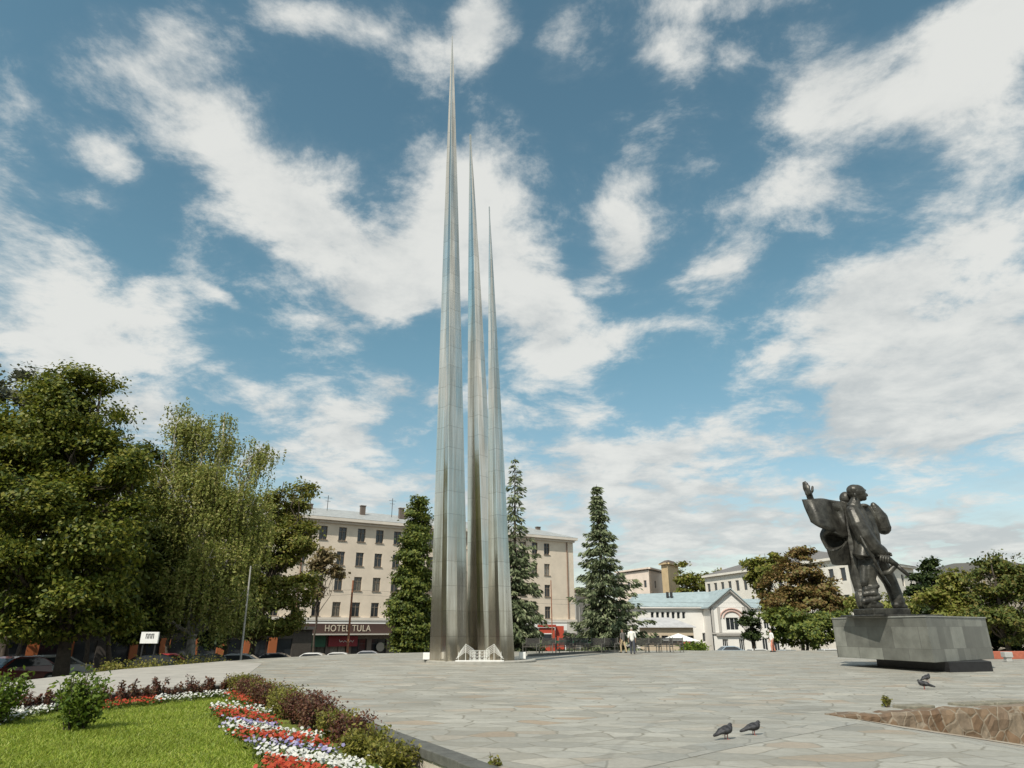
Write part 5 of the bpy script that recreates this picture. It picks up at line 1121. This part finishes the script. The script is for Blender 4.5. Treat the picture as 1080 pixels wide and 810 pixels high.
# red and pale ledge at the far right
g = G(1064, 697.5); m = MB(); m.box((g.x + 4.5, g.y + 3.5, .2), (13, .5, .42), .12); lr = tag(m.build('planter_kerb', simple('red_kerb', (.4, .12, .07), .8, var=.2), None, bevel=.03), 'low red kerb at the far right behind the pedestal', 'kerb')
c = P(1073, 690, 37); m = MB(); m.box((c.x, c.y + .8, .36), (.42, .36, .28)); m.box((c.x, c.y + .8, .11), (.3, .26, .216)); tag(m.build('litter_bin', simple('bin_grey', (.4, .4, .38), .6), None, bevel=.03), 'small white bin by the red kerb at right edge', 'bin')

# cars
def car(label, col, van=False):
    r = empty('parked_car', (0, 0, 0), label, 'car', 'cars parked along the streets'); L, Wd = (4.5, 1.75)
    if van: prof = [(-2.25, .35), (-2.25, .95), (-2.2, 1.05), (-1.55, 1.15), (-1.0, 1.85), (-.8, 1.95), (2.15, 1.95), (2.25, 1.8), (2.25, .35)]
    else: prof = [(-2.25, .35), (-2.27, .62), (-2.15, .78), (-1.2, .93), (-.55, 1.38), (-.25, 1.46), (.75, 1.46), (1.1, 1.36), (1.75, 1.0), (2.2, .92), (2.27, .6), (2.22, .35)]
    m = MB(); n = len(prof); st = []
    for s_, ins in ((-1, 0), (1, 0)):
        for x, z in prof:
            k = Wd / 2 - (max(0, z - .9) * .32); st.append((x, s_ * k, z))
    m.add(st, [tuple(range(n))[::-1], tuple(range(n, 2 * n))] + [(i, (i + 1) % n, n + (i + 1) % n, n + i) for i in range(n)][:n])
    pm, pn, pl_, pb = mat('car_paint'); pb.inputs['Base Color'].default_value = (*col, 1); pb.inputs['Roughness'].default_value = .3; pb.inputs['Coat Weight'].default_value = .6
    m.build('body', pm, r, bevel=.05)
    m = MB()
    if van: side = [(-1.35, 1.2), (-.95, 1.78), (.1, 1.8), (.1, 1.2)]; fr = ((-1.5, 1.2), (-1.03, 1.8)); bk = ((2.262, 1.2), (2.262, 1.7))
    else: side = [(-1.05, .97), (-.5, 1.36), (.72, 1.38), (1.05, 1.3), (1.5, 1.0)]; fr = ((-1.16, .965), (-.6, 1.365)); bk = ((1.15, 1.36), (1.72, 1.03))
    for s_ in (-1, 1):
        vs = [(x, s_ * (Wd / 2 - max(0, z - .9) * .32 + .006), z) for x, z in side]; m.add(vs, [tuple(range(len(vs)))[::s_]])
    for (xa, za), (xb, zb) in (fr, bk):
        ka, kb = Wd / 2 - max(0, za - .9) * .32 - .08, Wd / 2 - max(0, zb - .9) * .32 - .08; o = -.012 if xb > xa and fr[0][0] == xa else .012
        m.quad((xa + o, -ka, za + .012), (xa + o, ka, za + .012), (xb + o, kb, zb + .012), (xb + o, -kb, zb + .012))
    m.build('windows', MT['glass'], r)
    for x in (-1.4, 1.4):
        for s_ in (-1, 1):
            m = MB(); m.tube([(x, s_ * .68, .32), (x, s_ * .9, .32)], .32, 16); wh = m.build('wheel', MT['rubber'], r); m = MB(); m.tube([(x, s_ * .88, .32), (x, s_ * .91, .32)], .19, 12); m.build('rim', MT['iron_pale'], wh)
    for s_ in (-1, 1):
        m = MB(); m.box((-2.2, s_ * .62, .7), (.14, .32, .14)); m.build('headlight', MT['whitemetal'], r)
        m = MB(); m.box((2.2, s_ * .64, .78), (.14, .26, .16)); m.build('tail_light', simple('tail_red', (.4, .01, .01), .3), r)
    return r
for px, Y, col, rz, lab, van in (
    (18, 37.5, (.12, .02, .015), 70, 'dark red car at the left edge under the maple', False), (48, 39, (.42, .42, .4), 55, 'pale grey car parked in the shade under the maple', False),  # the red car's colour is darkened to give shade under the maple
    (157, 43, (.02, .022, .025), 30, 'black car parked below the white signboard', False), (172, 52, (.4, .03, .03), 20, 'red car behind the black car near the signboard', False),
    (214, 47, (.05, .055, .06), 20, 'dark grey car beside the birch trunk', False), (247, 50, (.35, .38, .4), 15, 'silver car beside the leaning pale lamp post', False), (286, 60, (.08, .08, .09), 10, 'dark car right of the silver car', False),
    (327, 68, (.7, .7, .68), 8, 'white car before the green shop front of the hotel', False), (354, 71, (.66, .66, .64), 8, 'white car beside the rusty orange pole', False), (385, 76, (.3, .3, .32), 8, 'grey car before the hotel entrance', False), (425, 72, (.68, .68, .66), 10, 'white car at the foot of the column shaped tree', False),
    (768, 98, (.3, .38, .45), 5, 'bluish car parked before the hall', False), (797, 84, (.72, .72, .7), 5, 'white car below the small dark round tree', False), (829, 80, (.75, .75, .73), 12, 'white car right of the small dark round tree', False), (872, 84, (.7, .7, .68), 5, 'white car in the shade of the rusty brown tree', False)):
    o = car(lab, col, van); b = base_at(px, Y); o.location = (b[0], b[1], b[2] + .03); o.rotation_euler.z = R(rz)

# people
skin = simple('skin', (.42, .26, .19), .6)
def person(label, loc, face, shirt, trousers, hair, lean=0., stride=.14, h=1.74, group='people on the square'):
    r = empty('person', (0, 0, 0), label, 'person'); k = h / 1.74; S = lambda *p: tuple(Vector((p[0], p[1] + lean * p[2] * .0, p[2])) * k)
    ORG[r] = Vector((0, 0, 0))
    def tub(l): return [([Vector(S(*p[:3])) for p in q], [p[3] * k for p in q], 1.) for q in l]
    legs = lambda g: [[(-.09, 0, .92, .088 + g), (-.1, stride, .5, .062 + g), (-.1, stride * 1.0 - .02, .09, .042 + g)], [(.09, 0, .92, .088 + g), (.1, -stride, .5, .062 + g), (.1, -stride - .1, .1, .042 + g)]]
    torso = lambda g: [[(0, 0, .95, .135 + g), (0, .0, 1.15, .12 + g), (0, .01, 1.36, .14 + g)], [(-.15, 0, 1.40, .062 + g), (.15, 0, 1.40, .062 + g)]]
    arms = lambda g, e: [[(-.2, 0, 1.38, .052 + g), (-.25, -.03, 1.1, .042 + g)] + ([(-.24, .08, .86, .03 + g)] if e else []), [(.2, 0, 1.38, .052 + g), (.25, .02, 1.1, .042 + g)] + ([(.23, .12, .88, .03 + g)] if e else [])]
    body = legs(0) + torso(0) + arms(0, True) + [[(0, .0, 1.42, .055), (0, .015, 1.53, .05)], [(-.1, stride - .02, .06, .045), (-.1, stride + .16, .04, .035)], [(.1, -stride - .1, .06, .045), (.1, -stride + .08, .04, .035)]]
    hands = []
    for sx, y in ((-.24, .08), (.23, .12)):
        hands.append([(sx, y, .86, .032), (sx, y + .02, .79, .034)])
        for q in range(4): hands.append([(sx, y - .025 + q * .018, .79, .011), (sx, y - .015 + q * .018, .70 + abs(q - 1.5) * .01, .008)])
        hands.append([(sx, y + .03, .83, .012), (sx, y + .06, .77, .009)])
    balls = [(Vector(S(0, .03, 1.62)), (.075 * k, .095 * k, .115 * k), None), (Vector(S(0, .125, 1.6)), (.014, .02, .02), None), (Vector(S(-.078, .02, 1.61)), (.012, .02, .03), None), (Vector(S(.078, .02, 1.61)), (.012, .02, .03), None)]
    sculpt('body', tub(body + hands), balls, .016, r, skin, 2)
    sculpt('shirt', tub(torso(.025) + arms(.02, False)), [], .02, r, shirt, 2)
    sculpt('trousers', tub(legs(.018) + [[(-.05, 0, .93, .115), (.05, 0, .93, .115)]]), [], .02, r, trousers, 2)
    sculpt('hair', [], [(Vector(S(0, .012, 1.655)), (.083 * k, .1 * k, .095 * k), None)], .016, r, hair, 2)
    for sx, yy_ in ((-.1, stride), (.1, -stride - .08)):
        m = MB(); m.ball(S(sx, yy_ + .06, .05), (.05, .14, .05)); m.build('shoe', MT['rubber'], r, smooth=True)
    r.location = loc; r.rotation_euler.z = face
    return r
cl = lambda n, c: simple(n, c, .8, var=.12, scale=4)
g = G(667.5, 690); person('person in a loose white shirt and dark trousers walking away past the benches', (g.x, g.y, 0), R(-5), cl('white_shirt', (.72, .71, .66)), cl('dark_trousers', (.05, .055, .07)), cl('grey_hair', (.45, .42, .38)))
g = G(657.5, 688.6); person('person in a dark top and beige trousers beside the person in white', (g.x, g.y, 0), R(40), cl('dark_top', (.12, .11, .1)), cl('beige_trousers', (.42, .33, .2)), cl('brown_hair', (.12, .07, .04)), h=1.62)
g = G(815.5, 687.6); person('person in a white top and coral trousers far off before the white cars', (g.x, g.y, 0), R(100), cl('white_top', (.7, .69, .67)), cl('coral_trousers', (.55, .22, .15)), cl('dark_hair', (.06, .04, .03)), h=1.6)

# pigeons
def pigeon(label, loc, rz, s=1., head=0.):
    r = empty('pigeon', (0, 0, 0), label, 'pigeon', 'pigeons on the paving'); ORG[r] = Vector((0, 0, 0)); V = Vector
    tubes = [([V((-.15, 0, .10)), V((-.08, 0, .125)), V((0, 0, .135)), V((.065, 0, .148)), V((.092, 0, .172)), V((.1, 0, .2))], [.022, .05, .07, .066, .048, .032], 1.), ([V((-.1, 0, .115)), V((-.18, 0, .085)), V((-.235, 0, .07))], [.04, .03, .022], 1.),
             ([V((.03, .055, .15)), V((-.06, .06, .13)), V((-.16, .035, .1))], [.032, .034, .012], 1.), ([V((.03, -.055, .15)), V((-.06, -.06, .13)), V((-.16, -.035, .1))], [.032, .034, .012], 1.)]
    balls = [(V((.108, 0, .21)), (.032, .027, .028), None)]
    m, n, l, b = mat('pigeon_feathers'); t = n.new('ShaderNodeTexCoord'); x = n.new('ShaderNodeTexNoise'); x.inputs['Scale'].default_value = 14; l.new(t.outputs['Object'], x.inputs[0]); cr_ = n.new('ShaderNodeValToRGB'); l.new(x.outputs['Fac'], cr_.inputs[0])
    cr_.color_ramp.elements[0].position = .4; cr_.color_ramp.elements[0].color = (.012, .012, .014, 1); cr_.color_ramp.elements[1].position = .62; cr_.color_ramp.elements[1].color = (.06, .06, .065, 1); l.new(cr_.outputs[0], b.inputs['Base Color']); b.inputs['Roughness'].default_value = .6
    sculpt('body', tubes, balls, .007, r, m, 3)
    k = MB(); k.tube([(.133, 0, .207), (.153, 0, .199)], [.009, .003], 6); k.build('beak', MT['iron'], r)
    for sy in (-1, 1):
        k = MB(); k.tube([(.01, sy * .03, .09), (.0, sy * .03, .004)], [.009, .006], 6)
        for a in (-.5, 0, .5): k.tube([(.0, sy * .03, .006), (.04 * math.cos(a), sy * .03 + .04 * math.sin(a), .004)], .004, 5)
        k.build('leg', simple('pigeon_leg', (.3, .09, .07), .6), r)
    r.location = loc; r.rotation_euler.z = rz; r.scale = (s, s, s)
g = G(766, 780); pigeon('plump dark pigeon in front, the left one of the close pair', (g.x, g.y, 0), R(25), .98)
g = G(795, 775.5); pigeon('dark pigeon of the close pair with its tail towards the other', (g.x, g.y, 0), R(8), .92)
g = G(975.5, 727); pigeon('small dark pigeon before the pedestal, nearer of the two', (g.x, g.y, 0), R(160), 1.1)
g = G(978, 719.5); pigeon('small dark pigeon before the pedestal, farther of the two', (g.x, g.y, 0), R(20), 1.1)
